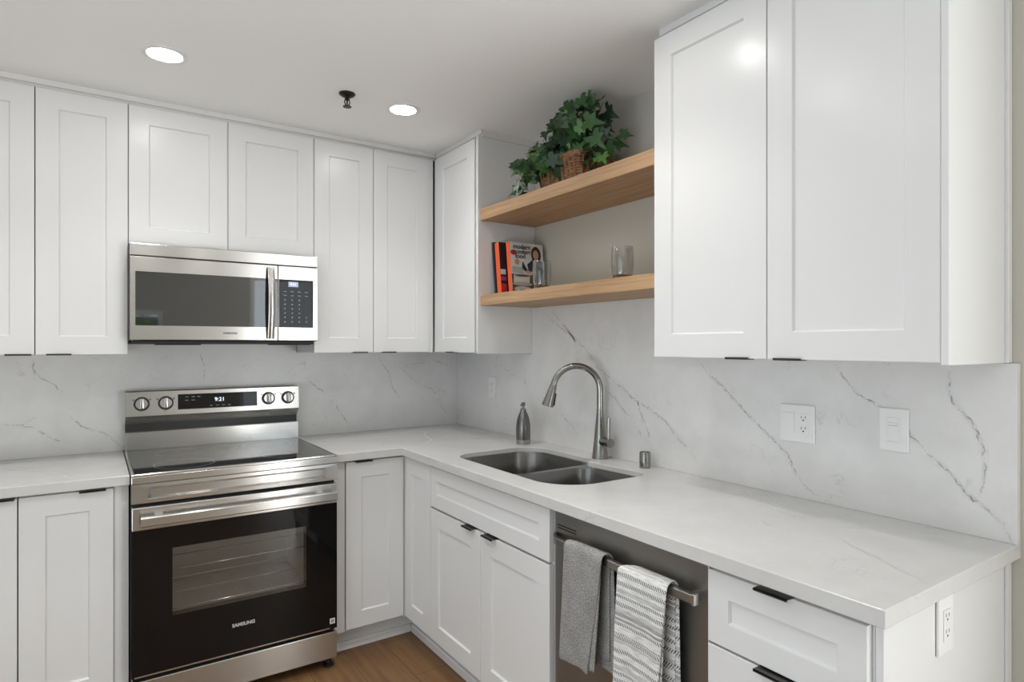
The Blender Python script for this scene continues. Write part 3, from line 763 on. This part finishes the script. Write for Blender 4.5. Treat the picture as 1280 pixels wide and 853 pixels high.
def terry():
    m = greyt
    tc = nd(m, 'ShaderNodeTexCoord'); n = nd(m, 'ShaderNodeTexNoise', Scale=230.0, Detail=3); ln(m, tc, 'UV', n, 'Vector')
    n2 = nd(m, 'ShaderNodeTexNoise', Scale=18.0, Detail=4); ln(m, tc, 'UV', n2, 'Vector')
    r = ramp(m, [(0.3, (0.17, 0.168, 0.162, 1)), (0.68, (0.42, 0.41, 0.395, 1))]); ln(m, n, 'Fac', r, 'Fac')
    r2 = ramp(m, [(0.3, (0.85, 0.85, 0.86, 1)), (0.7, (1.1, 1.1, 1.1, 1))]); ln(m, n2, 'Fac', r2, 'Fac')
    mx = nd(m, 'ShaderNodeMix', _data_type='RGBA', _blend_type='MULTIPLY'); mx.inputs['Factor'].default_value = 1
    ln(m, r, 0, mx, 'A'); ln(m, r2, 0, mx, 'B'); ln(m, mx, 'Result', P(m), 'Base Color')
    b = nd(m, 'ShaderNodeBump', Strength=0.9, Distance=0.003); ln(m, n, 'Fac', b, 'Height'); ln(m, b, 0, P(m), 'Normal')
terry()
stript = mat('striped_woven_cloth', (0.7, 0.7, 0.7, 1), 0.95, spec=0.1)
def stripes():
    m = stript; nt = m.node_tree
    tc = nd(m, 'ShaderNodeTexCoord'); sep = nd(m, 'ShaderNodeSeparateXYZ'); ln(m, tc, 'UV', sep, 0)
    def mth(op, a, b=None):
        n = nd(m, 'ShaderNodeMath', _operation=op)
        for i, v in enumerate((a, b)):
            if v is None: continue
            if isinstance(v, (int, float)): n.inputs[i].default_value = v
            else: nt.links.new(v, n.inputs[i])
        return n.outputs[0]
    U, V = sep.outputs['X'], sep.outputs['Y']
    per = mth('FRACT', mth('DIVIDE', V, 0.205))
    lt, md, dk = (0.74, 0.735, 0.72, 1), (0.56, 0.555, 0.545, 1), (0.38, 0.375, 0.37, 1)
    r = ramp(m, [(0.0, lt), (0.15, md), (0.21, lt), (0.44, dk), (0.475, lt), (0.50, dk), (0.545, md), (0.60, lt), (0.80, md), (0.86, lt)], 'CONSTANT'); nt.links.new(per, r.inputs['Fac'])
    # streaky weave along the stripes
    mp = nd(m, 'ShaderNodeMapping'); mp.inputs['Scale'].default_value = (30, 240, 1); ln(m, tc, 'UV', mp, 'Vector')
    n = nd(m, 'ShaderNodeTexNoise', Scale=1.0, Detail=4, Distortion=0.5); ln(m, mp, 0, n, 'Vector')
    r2 = ramp(m, [(0.3, (0.72, 0.72, 0.72, 1)), (0.6, (1.08, 1.08, 1.08, 1))]); ln(m, n, 'Fac', r2, 'Fac')
    mx = nd(m, 'ShaderNodeMix', _data_type='RGBA', _blend_type='MULTIPLY'); mx.inputs['Factor'].default_value = 1
    ln(m, r, 0, mx, 'A'); ln(m, r2, 0, mx, 'B')
    # rows of small slanted stitches
    rows = None
    for c, h in ((0.05, .026), (0.23, .024), (0.27, .010), (0.40, .022), (0.66, .026), (0.76, .020), (0.93, .026)):
        band = mth('LESS_THAN', mth('ABSOLUTE', mth('SUBTRACT', per, c)), h)
        rows = band if rows is None else mth('MAXIMUM', rows, band)
    st = mth('GREATER_THAN', mth('FRACT', mth('ADD', mth('MULTIPLY', U, 125), mth('MULTIPLY', V, 90))), 0.52)
    k = mth('MULTIPLY', mth('MULTIPLY', rows, st), 0.9)
    mx2 = nd(m, 'ShaderNodeMix', _data_type='RGBA'); mx2.inputs['B'].default_value = (0.09, 0.09, 0.09, 1)
    nt.links.new(k, mx2.inputs['Factor']); ln(m, mx, 'Result', mx2, 'A'); ln(m, mx2, 'Result', P(m), 'Base Color')
    b = nd(m, 'ShaderNodeBump', Strength=0.4, Distance=0.0015); ln(m, n, 'Fac', b, 'Height'); ln(m, b, 0, P(m), 'Normal')
stripes()
towel('hand_towel', 'plain grey terry towel folded over the dishwasher handle', [
    dict(yl=lambda s, w, g: -1.885 + .012 * w if g < 0 else -1.94, yr=lambda s, w, g: -2.055 + .05 * w if g < 0 else -2.062 - .012 * w, zf=0.452, zb=0.46, xo=0, rngseed=1),
    dict(yl=lambda s, w, g: -1.93, yr=lambda s, w, g: -2.050 + .022 * w if g < 0 else -2.052, zf=0.47, zb=0.50, xo=0, rngseed=2, off=-0.0052, rip=.0015)], greyt)
towel('hand_towel', 'white towel with grey woven stripes folded over the dishwasher handle', [
    dict(yl=lambda s, w, g: -2.118 + .010 * w if g < 0 else -2.17, yr=lambda s, w, g: -2.296 + .035 * w if g < 0 else -2.300 - .012 * w, zf=0.36, zb=0.36, xo=0, rngseed=5),
    dict(yl=lambda s, w, g: -2.16, yr=lambda s, w, g: -2.290 + .018 * w if g < 0 else -2.293, zf=0.38, zb=0.42, xo=0, rngseed=6, off=-0.0052, rip=.0015)], stript)

# ------------------------------------------------------------------ sink and what stands round it
sk = thing('sink', 'undermounted stainless double-bowl sink set in the L-shaped worktop', 'sink', (-0.33, -1.34, ZC - TH))
def bowl(out, zt, depth, fil=0.035, n=6):
    """bowl from a closed outline: wall, rounded bottom edge, floor"""
    bm = NB(); c = Vector((sum(p[0] for p in out) / len(out), sum(p[1] for p in out) / len(out)))
    def off_(e):
        res = []; N = len(out)
        for i in range(N):
            a, p, b = Vector(out[i - 1]), Vector(out[i]), Vector(out[(i + 1) % N])
            t = (b - a).normalized(); nn = Vector((-t.y, t.x))
            if nn.dot(c - p) < 0: nn = -nn
            q = p + nn * e; res.append((q.x, q.y))
        return res
    rings = [[(x, y, zt) for x, y in out], [(x, y, zt - .004) for x, y in off_(.002)], [(x, y, zt - depth + fil) for x, y in off_(.008)]]
    for k in range(1, n + 1):
        a = math.pi / 2 * k / n
        rings.append([(x, y, zt - depth + fil - fil * math.sin(a)) for x, y in off_(.008 + fil * (1 - math.cos(a)))])
    ring_loft(bm, rings, cap=False)
    last = [v for v in bm.verts if abs(v.co.z - (zt - depth)) < 1e-5]
    o = bm.faces.new(last) if False else None
    vs = [bm.verts.new((c.x, c.y, zt - depth - .003))]
    N = len(out)
    for i in range(N): bm.faces.new((last[i], last[(i + 1) % N], vs[0]))
    return bm, c
DV = -1.385
left = arc(-.534 + .10, -.953 - .10, .10, 180, 90) + arc(-.112 - .12, -.953 - .12, .12, 90, 0) + arc(-.112 - .05, DV + .014 + .05, .05, 0, -90) + arc(-.534 + .09, DV + .014 + .09, .09, -90, -180)
right = arc(-.534 + .09, DV - .016 - .09, .09, 180, 90) + arc(-.158 - .06, DV - .016 - .06, .06, 90, 0) + arc(-.138 - .05, -1.713 + .05, .05, 0, -90) + arc(-.534 + .155, -1.713 + .155, .155, -90, -180, 10)
ZS = ZC - 0.019
for out, dep in ((left, 0.20), (right, 0.17)):
    bm, c = bowl(out, ZS, dep)
    b = build('bowl', bm, sinksteel, sk, smooth=50)
    bm = NB(); lathe(bm, (c.x, c.y, ZS - dep - .002), [(0.045, 0.0), (0.045, 0.003), (0.036, 0.004), (0.030, 0.001), (0.012, 0.001)], 28); build('drain', bm, nickel, b)
bm = slab(sink_outline(-0.0012), [left, right], ZS - 0.0025, ZS + 0.0005, 0.0006)
build('rim', bm, sinksteel, sk, recalc=False)

fc = thing('faucet', 'brushed nickel gooseneck faucet with side lever behind the sink', 'faucet', (-0.058, -1.37, ZC))
FB = Vector((-0.058, -1.37, 0)); A = math.radians(35); FD = Vector((-math.cos(A), math.sin(A), 0))
def fp(s, z): return FB + FD * s + Vector((0, 0, z))
bm = NB(); lathe(bm, (FB.x, FB.y, ZC), [(0.0345, 0), (0.0345, 0.004), (0.0335, 0.006), (0.0275, 0.06), (0.0225, 0.115), (0.0175, 0.165), (0.0155, 0.19), (0.0148, 0.207)], 36); body = build('body', bm, nickel, fc, smooth=40)
bm = NB(); R_ = 0.100; pts = [fp(0, 1.1225), fp(0, 1.16), fp(0, 1.205)]
for k in range(1, 25):
    a = math.radians(167) * k / 24
    pts.append(fp(R_ - R_ * math.cos(a), 1.205 + R_ * math.sin(a) * 1.02))
tube(bm, pts, 0.0135, 24); build('spout', bm, nickel, fc, smooth=60)
e = pts[-1]; dirv = (pts[-1] - pts[-2]).normalized()
bm = NB(); MH = dirv.to_track_quat('Z', 'Y').to_matrix()
lathe(bm, e, [(0.0140, 0.0005), (0.0150, 0.004), (0.0195, 0.045), (0.0255, 0.088), (0.0265, 0.094), (0.0235, 0.0955)], 32, 0, True, MH)
hdx = build('spray_head', bm, nickel, fc, smooth=40)
bm = NB(); sd = Vector((-FD.y, FD.x, 0)); back = (-FD)
back = (back - dirv * back.dot(dirv)).normalized()
for (q0, q1, l0, l1) in ((0.034, 0.086, .014, .0265),):
    c0 = e + dirv * q0; c1 = e + dirv * q1; w = sd * 0.007
    ring_loft(bm, [[c0 - w + back * .012, c1 - w + back * .018, c1 + w + back * .018, c0 + w + back * .012],
                   [c0 - w + back * .0225, c1 - w + back * .029, c1 + w + back * .029, c0 + w + back * .0225]])
build('spray_button', bm, black, hdx)
HD = Vector((-0.12, -0.99, 0)).normalized()
bm = NB(); cyl(bm, FB + Vector((0, 0, .988)) + HD * .012, FB + Vector((0, 0, .988)) + HD * .076, 0.019, 28); hub = build('lever_hub', bm, nickel, fc, smooth=40)
bm = NB(); p0 = FB + Vector((0, 0, 1.002)) + HD * .062
tube(bm, [p0, p0 + Vector((0, 0, .03)), p0 + Vector((0, 0, .088))], [.0078, .0072, .0072], 16); build('lever', bm, nickel, fc, smooth=40)

sd_ = thing('soap_dispenser', 'grey metal soap pump bottle beside the sink', 'soap dispenser', (-0.109, -0.869, ZC))
dgm = mat('gunmetal', (0.20, 0.195, 0.19, 1), 0.3, 1.0); lgm = mat('pale_band', (0.42, 0.41, 0.40, 1), 0.35, 0.9)
bm = NB(); c = (-0.109, -0.869, ZC)
lathe(bm, c, [(0.034, 0.0), (0.0355, 0.003), (0.0355, 0.022)], 36); build('base_band', bm, lgm, sd_, smooth=40)
bm = NB(); lathe(bm, c, [(0.0352, 0.0221), (0.0352, 0.085), (0.033, 0.105), (0.028, 0.128), (0.021, 0.147), (0.015, 0.157), (0.0135, 0.16)], 36); build('bottle', bm, dgm, sd_, smooth=40)
bm = NB(); lathe(bm, c, [(0.0145, 0.1602), (0.0145, 0.170), (0.012, 0.172), (0.0055, 0.1725), (0.0055, 0.184), (0.010, 0.185), (0.0105, 0.200), (0.008, 0.202)], 28)
n0 = Vector(c) + Vector((0, 0, .193)); dn = Vector((-.7, -.5, 0)).normalized()
tube(bm, [n0, n0 + dn * .02, n0 + dn * .034 - Vector((0, 0, .003))], [.0048, .0042, .0036], 12); build('pump', bm, dgm, sd_, smooth=40)

bm = NB(); lathe(bm, (-0.051, -1.625, ZC), [(0.0215, 0), (0.0215, 0.058), (0.020, 0.062), (0.0185, 0.062), (0.0185, 0.0595)], 32)
o = build('air_gap_cap', bm, nickel, None, (-0.051, -1.625, ZC), smooth=40); tag(o, 'short brushed nickel cylinder cap on the worktop right of the faucet', 'air gap cap')

# ------------------------------------------------------------------ plates on the backsplash and end panel
def plate(name, label, cat, T, a, z, w, h, kinds, d0=0.0):
    c = T(a, d0, z); t = thing(name, label, cat, c)
    bm = NB(); tb(bm, T, a - w / 2, a + w / 2, d0 + .0004, d0 + .007, z - h / 2, z + h / 2, 0.003, seg=2); build('cover_plate', bm, plastic, t)
    n = len(kinds)
    for i, k in enumerate(kinds):
        ca = a + (0 if n == 1 else (0.0235 if i == 0 else -0.0235))
        if k == 'rocker':
            bm = NB(); ring_loft(bm, [[T(ca - .0165, dd_, z - .033), T(ca + .0165, dd_, z - .033), T(ca + .0165, dd_ + e2, z + .033), T(ca - .0165, dd_ + e2, z + .033)] for dd_, e2 in ((d0 + .0072, 0), (d0 + .009, .003))])
            build('rocker_switch', bm, plastic, t)
        if k == 'dimmer':
            bm = NB(); tb(bm, T, ca - .0185, ca + .0185, d0 + .0072, d0 + .010, z - .034, z + .034, .001); b = build('dimmer_switch', bm, plastic, t)
            bm = NB(); tb(bm, T, ca - .0135, ca + .0135, d0 + .0102, d0 + .0135, z - .031, z + .012, .0015); build('paddle', bm, plastic, b)
            bm = NB(); tb(bm, T, ca - .0135, ca + .0135, d0 + .0102, d0 + .0145, z + .014, z + .020, .001); build('slider', bm, plastic, b)
        if k == 'duplex':
            bm = NB(); tb(bm, T, ca - .0165, ca + .0165, d0 + .0072, d0 + .0088, z - .033, z + .033, .0005); b = build('receptacle', bm, plastic, t)
            bm = NB()
            for zz in (z + .018, z - .016):
                tb(bm, T, ca - .0075, ca - .0055, d0 + .0089, d0 + .0092, zz, zz + .008); tb(bm, T, ca + .0055, ca + .0075, d0 + .0089, d0 + .0092, zz, zz + .007)
                cyl(bm, T(ca, d0 + .0089, zz - .006), T(ca, d0 + .0092, zz - .006), .0026, 12)
            build('slots', bm, dark_gap, b)
            if n > 1:
                bm = NB()
                for q in (-.0035, .0035): tb(bm, T, ca + q - .003, ca + q + .003, d0 + .0089, d0 + .0098, z - .002, z + .002)
                build('test_button', bm, plastic, b)
    return t
plate('wall_outlet', 'white outlet plate on the backsplash near the inner corner', 'outlet', TR, -0.413, 1.159, 0.072, 0.118, ['duplex'])
plate('wall_outlet', 'wide white plate holding a rocker switch and outlet under the large wall cabinet', 'outlet', TR, -2.2365, 1.149, 0.118, 0.118, ['rocker', 'duplex'])
plate('light_switch', 'white dimmer switch plate nearest the right end of the backsplash', 'light switch', TR, -2.5245, 1.161, 0.078, 0.120, ['dimmer'])
TE = lambda a, d, z: Vector((a, -2.7802 - d, z))
plate('wall_outlet', 'white outlet plate on the cabinet end panel under the worktop', 'outlet', TE, -0.350, 0.806, 0.072, 0.122, ['duplex'])

# ------------------------------------------------------------------ shelves and what stands on them
for nm, z0, z1, lab in (('u', 1.995, 2.050, 'upper oak floating shelf carrying the ivy plant'), ('l', 1.585, 1.636, 'lower oak floating shelf carrying books and glasses')):
    bm = NB(); bx(bm, (-0.304, -1.9235, z0), (0.0195, -0.7885, z1), 0.0015)
    o = build('floating_shelf', bm, oak, None, (-0.15, -1.35, z0)); tag(o, lab, 'shelf')
SL, SUp = 1.6362, 2.0502

def book(name, label, x0, x1, yb, h, th, lean, cover, pages, spine=None):
    """book standing on the lower shelf, spine towards -x, leaning back towards +y"""
    t = thing(name, label, 'book', (x0, yb, SL))
    M = Matrix.Translation((x0, yb, SL)) @ Matrix.Rotation(-lean, 4, 'X')
    w = x1 - x0
    def part(nm, p, q, m, par=t, bev=.0006):
        bm = NB(); s = bmesh.new(); bx(s, p, q, bev); merge(bm, s, 0, M); return build(nm, bm, m, par)
    part('page_block', (0.003, .0025, .002), (w - .004, th - .0025, h - .003), pages)
    front = part('front_cover', (0, 0, 0), (w, .0024, h), cover)
    part('back_cover', (0, th - .0024, 0), (w, th, h), cover)
    part('spine', (-.002, .0003, 0), (.0018, th - .0003, h), spine or cover)
    return t, M, front
paper = mat('paper', (0.75, 0.73, 0.68, 1), 0.9)
navy = mat('navy_cover', (0.014, 0.018, 0.032, 1), 0.45); orange = mat('orange_spine', (0.78, 0.13, 0.045, 1), 0.45); darkred = mat('dark_cover', (0.03, 0.016, 0.02, 1), 0.4)
whitecov = mat('white_cover', (0.66, 0.66, 0.64, 1), 0.35)
LEAN = 0.115
book('book', 'thin navy book leaning against the cabinet, at the back of the row', -0.238, -0.02, -0.830, 0.262, 0.014, LEAN, navy, paper)
t, MB, fr = book('book', 'orange-spined book with dark cover in the middle of the row', -0.232, -0.02, -0.868, 0.258, 0.034, LEAN, darkred, paper, orange)
def decal(M, poly, y, m, par, nm, th=.0004):
    bm = NB(); ring_loft(bm, [[M @ Vector((x, y, z)) for x, z in poly], [M @ Vector((x, y - th, z)) for x, z in poly]]); return build(nm, bm, m, par)
redm = mat('red_print', (0.50, 0.03, 0.03, 1), 0.45); magm = mat('magenta_print', (0.42, 0.04, 0.16, 1), 0.45)
decal(MB, [(.001, .10), (.03, .10), (.03, .125), (.001, .125)], -.0002, whitecov, fr, 'cover_print')
decal(MB, [(.001, .002), (.03, .002), (.03, .055), (.001, .055)], -.0002, redm, fr, 'cover_print')
decal(MB, [(.001, .070), (.03, .070), (.03, .090), (.001, .090)], -.0002, magm, fr, 'cover_print')
t, MC, fr = book('book', 'white cookbook with orange spine at the front of the row', -0.205, -0.012, -0.922, 0.255, 0.030, LEAN, whitecov, paper, orange)
def ell(cx, cz, rx, rz, n=20): return [(cx + rx * math.cos(6.2832 * k / n), cz + rz * math.sin(6.2832 * k / n)) for k in range(n)]
skin = mat('skin_tone_print', (0.55, 0.30, 0.20, 1), 0.5); hairm = mat('dark_hair_print', (0.035, 0.02, 0.015, 1), 0.5); topm = mat('navy_print', (0.02, 0.026, 0.05, 1), 0.5)
cream = mat('cream_print', (0.62, 0.58, 0.50, 1), 0.5); tan = mat('tan_print', (0.45, 0.26, 0.14, 1), 0.5); greyp = mat('pale_grey_print', (0.42, 0.42, 0.42, 1), 0.5)
shadowp = mat('dark_brown_print', (0.10, 0.075, 0.055, 1), 0.5)
D = lambda poly, lay, m: decal(MC, poly, -.0001 - .0004 * lay, m, fr, 'cover_print', .0003)
D([(.001, .001), (.192, .001), (.192, .012), (.140, .05), (.120, .10), (.001, .10)], 0, shadowp); D([(.001, .001), (.115, .001), (.11, .03), (.001, .036)], 0, tan); D(ell(.06, .028, .05, .013), 1, cream); D(ell(.07, .021, .03, .006), 2, hairm)
D([(.008, .05), (.100, .05), (.105, .092), (.012, .092)], 1, cream); D(ell(.06, .052, .058, .009), 2, greyp); D(ell(.06, .094, .05, .008), 2, greyp); D(ell(.06, .093, .043, .005), 3, shadowp)
D([(.004, .105), (.072, .103), (.066, .135), (.006, .137)], 0, greyp); D(ell(.038, .157, .021, .018), 0, cream); D(ell(.036, .160, .013, .014), 1, tan)
D([(.062, .128), (.096, .105), (.1, .112), (.068, .165)], 0, topm)
D(ell(.018, .205, .017, .013), 0, redm)
D([(.115, .001), (.160, .001), (.186, .12), (.190, .165), (.168, .178), (.130, .178), (.094, .150), (.100, .118), (.125, .115)], 1, topm)
D(ell(.150, .200, .029, .042), 2, hairm); D(ell(.148, .200, .0165, .024), 3, skin); D([(.136, .170), (.160, .170), (.155, .188), (.142, .188)], 3, skin)
D(ell(.096, .112, .02, .007), 3, skin)
for body, x, z, s in (('modern', .068, .233, .032), ('comfort', .066, .209, .030), ('food', .056, .187, .032)):
    tt = text_mesh(body, s, extrude=.0002, offset=.0006)
    bm = NB(); merge(bm, tt, 0, MC @ Matrix.Translation((x, -.0024, z)) @ M_BACK.to_4x4()); build('cover_lettering', bm, darkprint, fr)

def tumbler(x, y, r, h):
    t = thing('drinking_glass', '', 'glass', (x, y, SL), 'tumblers on the lower shelf')
    prof_o = [(r * .74, 0.0), (r * .80, 0.002), (r * .93, h * .25), (r, h * .5), (r * .985, h * .8), (r * .93, h)]
    prof_i = [(r * .93 - .0018, h), (r * .985 - .0018, h * .8), (r - .0018, h * .5), (r * .92 - .0018, h * .26), (r * .86 - .002, h * .17), (.001, h * .165)]
    bm = NB(); lathe(bm, (x, y, SL), prof_o + prof_i, 40, cap=True); build('wall', bm, tumbler_m, t, smooth=50)
    bm = NB(); lathe(bm, (x, y, SL), [(r * .70, 0.001), (r * .77, 0.003), (r * .86, h * .155), (.001, h * .16)], 40, cap=True); build('base', bm, tumbler_base, t, smooth=50, label='thick smoky glass base')
    return t
g1 = tumbler(-0.20, -1.655, 0.042, 0.128); g1['label'] = 'stemless tumbler standing alone near the right end of the lower shelf'
g2 = g1.copy(); COL.objects.link(g2); g2.location = (-0.215, -1.165, SL); g2['label'] = 'stemless tumbler in front of the white cookbook'
for ch in list(g1.children):
    c2 = ch.copy(); COL.objects.link(c2); c2.parent = g2

# ivy in a wicker basket
pl = thing('potted_ivy', 'trailing green ivy plant in a brown wicker basket', 'plant', (-0.17, -1.27, SUp))
wick = mat('wicker', (0.24, 0.11, 0.045, 1), 0.6); noise_col(wick, 60, [(0.35, (0.12, 0.05, 0.022, 1)), (0.65, (0.34, 0.165, 0.07, 1))], detail=3)
bm = NB()
bcx, bcy, bh = -0.165, -1.335, 0.105
def bring(z, grow): return rrect(bcx - .082 - grow, bcx + .082 + grow, bcy - .115 - grow, bcy + .115 + grow, .02, 3)
ring_loft(bm, [[(x, y, SUp + .0005 + z) for x, y in bring(z, g)] for z, g in ((0, 0), (bh, .014))], cap=False)
ring_loft(bm, [[(x, y, SUp + .001 + z) for x, y in bring(z, g)] for z, g in ((0.0, -.005), (0.003, -.006))], cap=True)
for k in range(10):
    z = .006 + k * .0105; ring = bring(z, .014 * z / bh + .0015)
    tube(bm, [(x + .0012 * (-1) ** (i + k), y, SUp + z) for i, (x, y) in enumerate(ring + ring[:1])], .0048, 6, cap=False)
for z, r in ((bh + .002, .008), (bh + .012, .007)):
    ring = bring(z, .016); tube(bm, [(x, y, SUp + z) for x, y in ring + ring[:1]], r, 8, cap=False)
for k in range(9):
    y = bcy - .11 + .0275 * k
    tube(bm, [(bcx - .086, y, SUp + .003), (bcx - .1025, y, SUp + bh)], .0045, 6)
for k in range(6):
    x = bcx - .07 + .028 * k
    tube(bm, [(x, bcy - .119, SUp + .003), (x, bcy - .1355, SUp + bh)], .0045, 6)
build('basket', bm, wick, pl, smooth=60)
bm = NB(); soil = mat('dark_moss', (0.03, 0.028, 0.018, 1), 0.95); ring = rrect(bcx - .085, bcx + .085, bcy - .118, bcy + .118, .02, 3)
f = bm.faces.new([bm.verts.new((x, y, SUp + bh - .012)) for x, y in ring]); build('moss', bm, soil, pl)
leaf_m = [mat('ivy_leaf_dark', (0.012, 0.042, 0.015, 1), 0.36), mat('ivy_leaf_mid', (0.032, 0.095, 0.026, 1), 0.36), mat('ivy_leaf_bright', (0.085, 0.20, 0.045, 1), 0.38), mat('ivy_leaf_olive', (0.12, 0.20, 0.06, 1), 0.4)]
for m in leaf_m:
    P(m).inputs['Transmission Weight'].default_value = 0.0; add_bump(m, 70, 0.3, 0.002)
stem_m = mat('ivy_stem', (0.10, 0.075, 0.035, 1), 0.6)
LEAF = [(0, 0), (.14, -.14), (.36, -.22), (.56, .02), (.36, .20), (.56, .50), (.27, .52), (.14, .74), (0, 1.18)]
def leaf(bm, p, nrm, tip, size, mi, rg_):
    nrm = nrm.normalized(); tip = (tip - nrm * tip.dot(nrm)).normalized(); side = tip.cross(nrm)
    fold = rg_.uniform(.10, .38); curl = rg_.uniform(.10, .5)
    def V(u, v):
        h = fold * abs(u) - curl * max(0, v) ** 2 * .4 - .16 * abs(u) ** 2
        return p + (side * u + tip * v + nrm * h) * size
    mid = [bm.verts.new(V(0, v)) for v in (0, .25, .55, .85, 1.18)]
    for s in (1, -1):
        o_ = [bm.verts.new(V(s * u, v)) for u, v in LEAF[1:-1]]
        for q in ((mid[0], o_[0], o_[1], o_[2]), (mid[0], o_[2], o_[3], mid[1]), (mid[1], o_[3], o_[4], mid[2]), (o_[3], o_[4], o_[5]) if False else (mid[2], o_[4], o_[5]), (mid[2], o_[5], o_[6], mid[3]), (mid[3], o_[6], mid[4])):
            try: f = bm.faces.new(q if s > 0 else q[::-1])
            except ValueError: continue
            f.material_index = mi; f.smooth = True
rp = random.Random(21)
fb = NB(); sb = NB()
CAMS = Vector((-0.85, -0.45, -0.05)).normalized()
def ivy(root, end, n, sag, smin, smax, bright, spread):
    pts = []
    for k in range(13):
        f = k / 12; p = root.lerp(end, f); p.z += sag * math.sin(math.pi * min(1, f * 1.0)); pts.append(p)
    tube(sb, pts, [.0024 - .0012 * k / 12 for k in range(13)], 6)
    for k in range(n):
        f = 0.12 + .88 * (k + rp.random() * .7) / n; f = min(f, 1); i = min(int(f * 12), 11)
        p = pts[i].lerp(pts[i + 1], f * 12 - i)
        d = Vector((rp.gauss(0, 1), rp.gauss(0, 1), rp.gauss(0, .8))) * spread
        q = p + d
        q.x = min(q.x, -0.012); q.z = min(max(q.z, SUp + .012), 2.392)
        if q.x > -.30: q.z = max(q.z, SUp + .035)
        tube(sb, [p, (p + q) / 2 + Vector((0, 0, .004)), q], .0011, 5)
        nr = CAMS * 1.0 + Vector((rp.gauss(0, .5), rp.gauss(0, .5), rp.gauss(.45, .45)))
        tp = Vector((rp.gauss(-.2, .6), rp.gauss(0, .8), rp.gauss(-.55, .5)))
        mi = rp.choices((0, 1, 2, 3), (6, 3.5, bright, bright * .7))[0]
        s = rp.uniform(smin, smax)
        ext = s * 1.15
        if q.x + ext * .6 > 0: q.x = -ext * .6 - .004
        if q.z + ext > 2.43 and tp.z > -.2: tp.z = -.6
        leaf(fb, q, nr, tp, s, mi, rp)
root = Vector((bcx, bcy, SUp + bh - .01))
def R0(): return root + Vector((rp.uniform(-.05, .05), rp.uniform(-.08, .08), 0))
# crown rising over the basket, highest right of its middle; trails to the left end over the shelf edge
for (dx, dy, dz) in ((-.02, -.07, .275), (-.04, -.10, .27), (.02, -.04, .24), (-.05, -.15, .22), (.01, -.15, .20), (-.05, -.02, .24), (-.07, .05, .19), (.02, .08, .20), (-.06, .11, .15), (-.02, -.19, .14), (-.06, -.21, .06), (.04, -.13, .24), (-.09, -.06, .18), (-.08, -.14, .14), (0, -.20, .15), (-.09, -.17, .10), (-.07, -.20, .0), (-.03, -.08, .20), (-.05, .02, .12), (.02, -.2, .05), (-.08, -.20, .02)):
    ivy(R0(), root + Vector((dx, dy, dz)), 9, .02, .046, .072, .5, .030)
for (dx, dy, dz) in ((-.10, .20, .02), (-.12, .26, -.03), (-.08, .26, .06), (-.04, .30, .03), (-.13, .22, -.05), (-.12, .30, -.05), (-.14, .15, -.02), (-.05, .24, .10), (-.15, .29, -.09), (.0, .2, .14), (-.10, .12, .10)):
    ivy(R0(), root + Vector((dx, dy, dz)), 9, .045, .040, .066, 1.3, .026)
for (dx, dy, dz) in ((-.13, .06, .04), (-.13, .0, .06), (-.125, .12, .02), (-.13, .03, .0), (-.135, .06, -.03), (-.135, .02, -.02), (-.13, .09, .0)):
    ivy(R0(), root + Vector((dx, dy, dz)), 7, .03, .050, .066, 2.5, .02)
build('stems', sb, stem_m, pl, smooth=60)
build('foliage', fb, leaf_m, pl, recalc=False)

# ------------------------------------------------------------------ ceiling fittings
def downlight(x, y, label, group='recessed ceiling lights'):
    t = thing('recessed_light', label, 'ceiling light', (x, y, CEIL), group)
    bm = NB(); lathe(bm, (x, y, CEIL), [(0.074, -.0004), (0.074, -.003), (0.058, -.0045), (0.055, -.002), (0.055, -.0004)], 40, cap=False); build('trim_ring', bm, plastic, t, smooth=40)
    bm = NB(); lathe(bm, (x, y, CEIL), [(0.0545, -.0005), (0.0545, -.0022)], 40); build('lens', bm, lamp_m, t)
    sl = bpy.data.lights.new('downlight_beam', 'SPOT'); sl.energy = LAMP_POWER; sl.color = (1.0, 0.985, 0.965); sl.spot_size = math.radians(112); sl.spot_blend = 1.0; sl.shadow_soft_size = 0.05
    so = lk(bpy.data.objects.new('downlight_beam', sl)); so.parent = t; so.location = (0, 0, -0.006)
    return t
l0 = downlight(-1.627, -0.812, 'lit round recessed ceiling light above the range, leftmost of the two in view')
for (x, y, lab) in ((-0.712, -0.809, 'lit round recessed ceiling light nearer the corner, rightmost of the two in view'),
                    (-0.72, -2.005, 'lit recessed ceiling light out of frame above the dishwasher'),
                    (-1.265, -2.005, 'lit recessed ceiling light out of frame in the middle of the kitchen'),
                    (-2.55, -0.813, 'lit recessed ceiling light out of frame at the left of the range'),
                    (-1.81, -2.005, 'lit recessed ceiling light out of frame at the left of the kitchen')):
    q = l0.copy(); COL.objects.link(q); q.location = (x, y, CEIL); q['label'] = lab
    for ch in list(l0.children):
        c2 = ch.copy(); COL.objects.link(c2); c2.parent = q
sp = thing('sprinkler_head', 'small dark bronze fire sprinkler hanging from the ceiling', 'sprinkler', (-0.974, -0.841, CEIL))
c = (-0.974, -0.841, CEIL)
bm = NB(); lathe(bm, c, [(0.033, -.0004), (0.033, -.004), (0.024, -.012), (0.012, -.016)], 28); build('escutcheon', bm, bronze, sp, smooth=40)
bm = NB(); lathe(bm, c, [(0.010, -.0162), (0.010, -.026), (0.007, -.028)], 20)
for s in (-1, 1): tube(bm, [(c[0] + s * .008, c[1], CEIL - .026), (c[0] + s * .0115, c[1], CEIL - .037), (c[0] + s * .004, c[1], CEIL - .052)], .0025, 8)
lathe(bm, c, [(0.004, -.028), (0.0025, -.05)], 10); build('frame', bm, bronze, sp, smooth=40)
bm = NB(); lathe(bm, c, [(0.005, -.0505), (0.017, -.053), (0.017, -.056), (0.004, -.057)], 24); build('deflector', bm, bronze, sp, smooth=40)
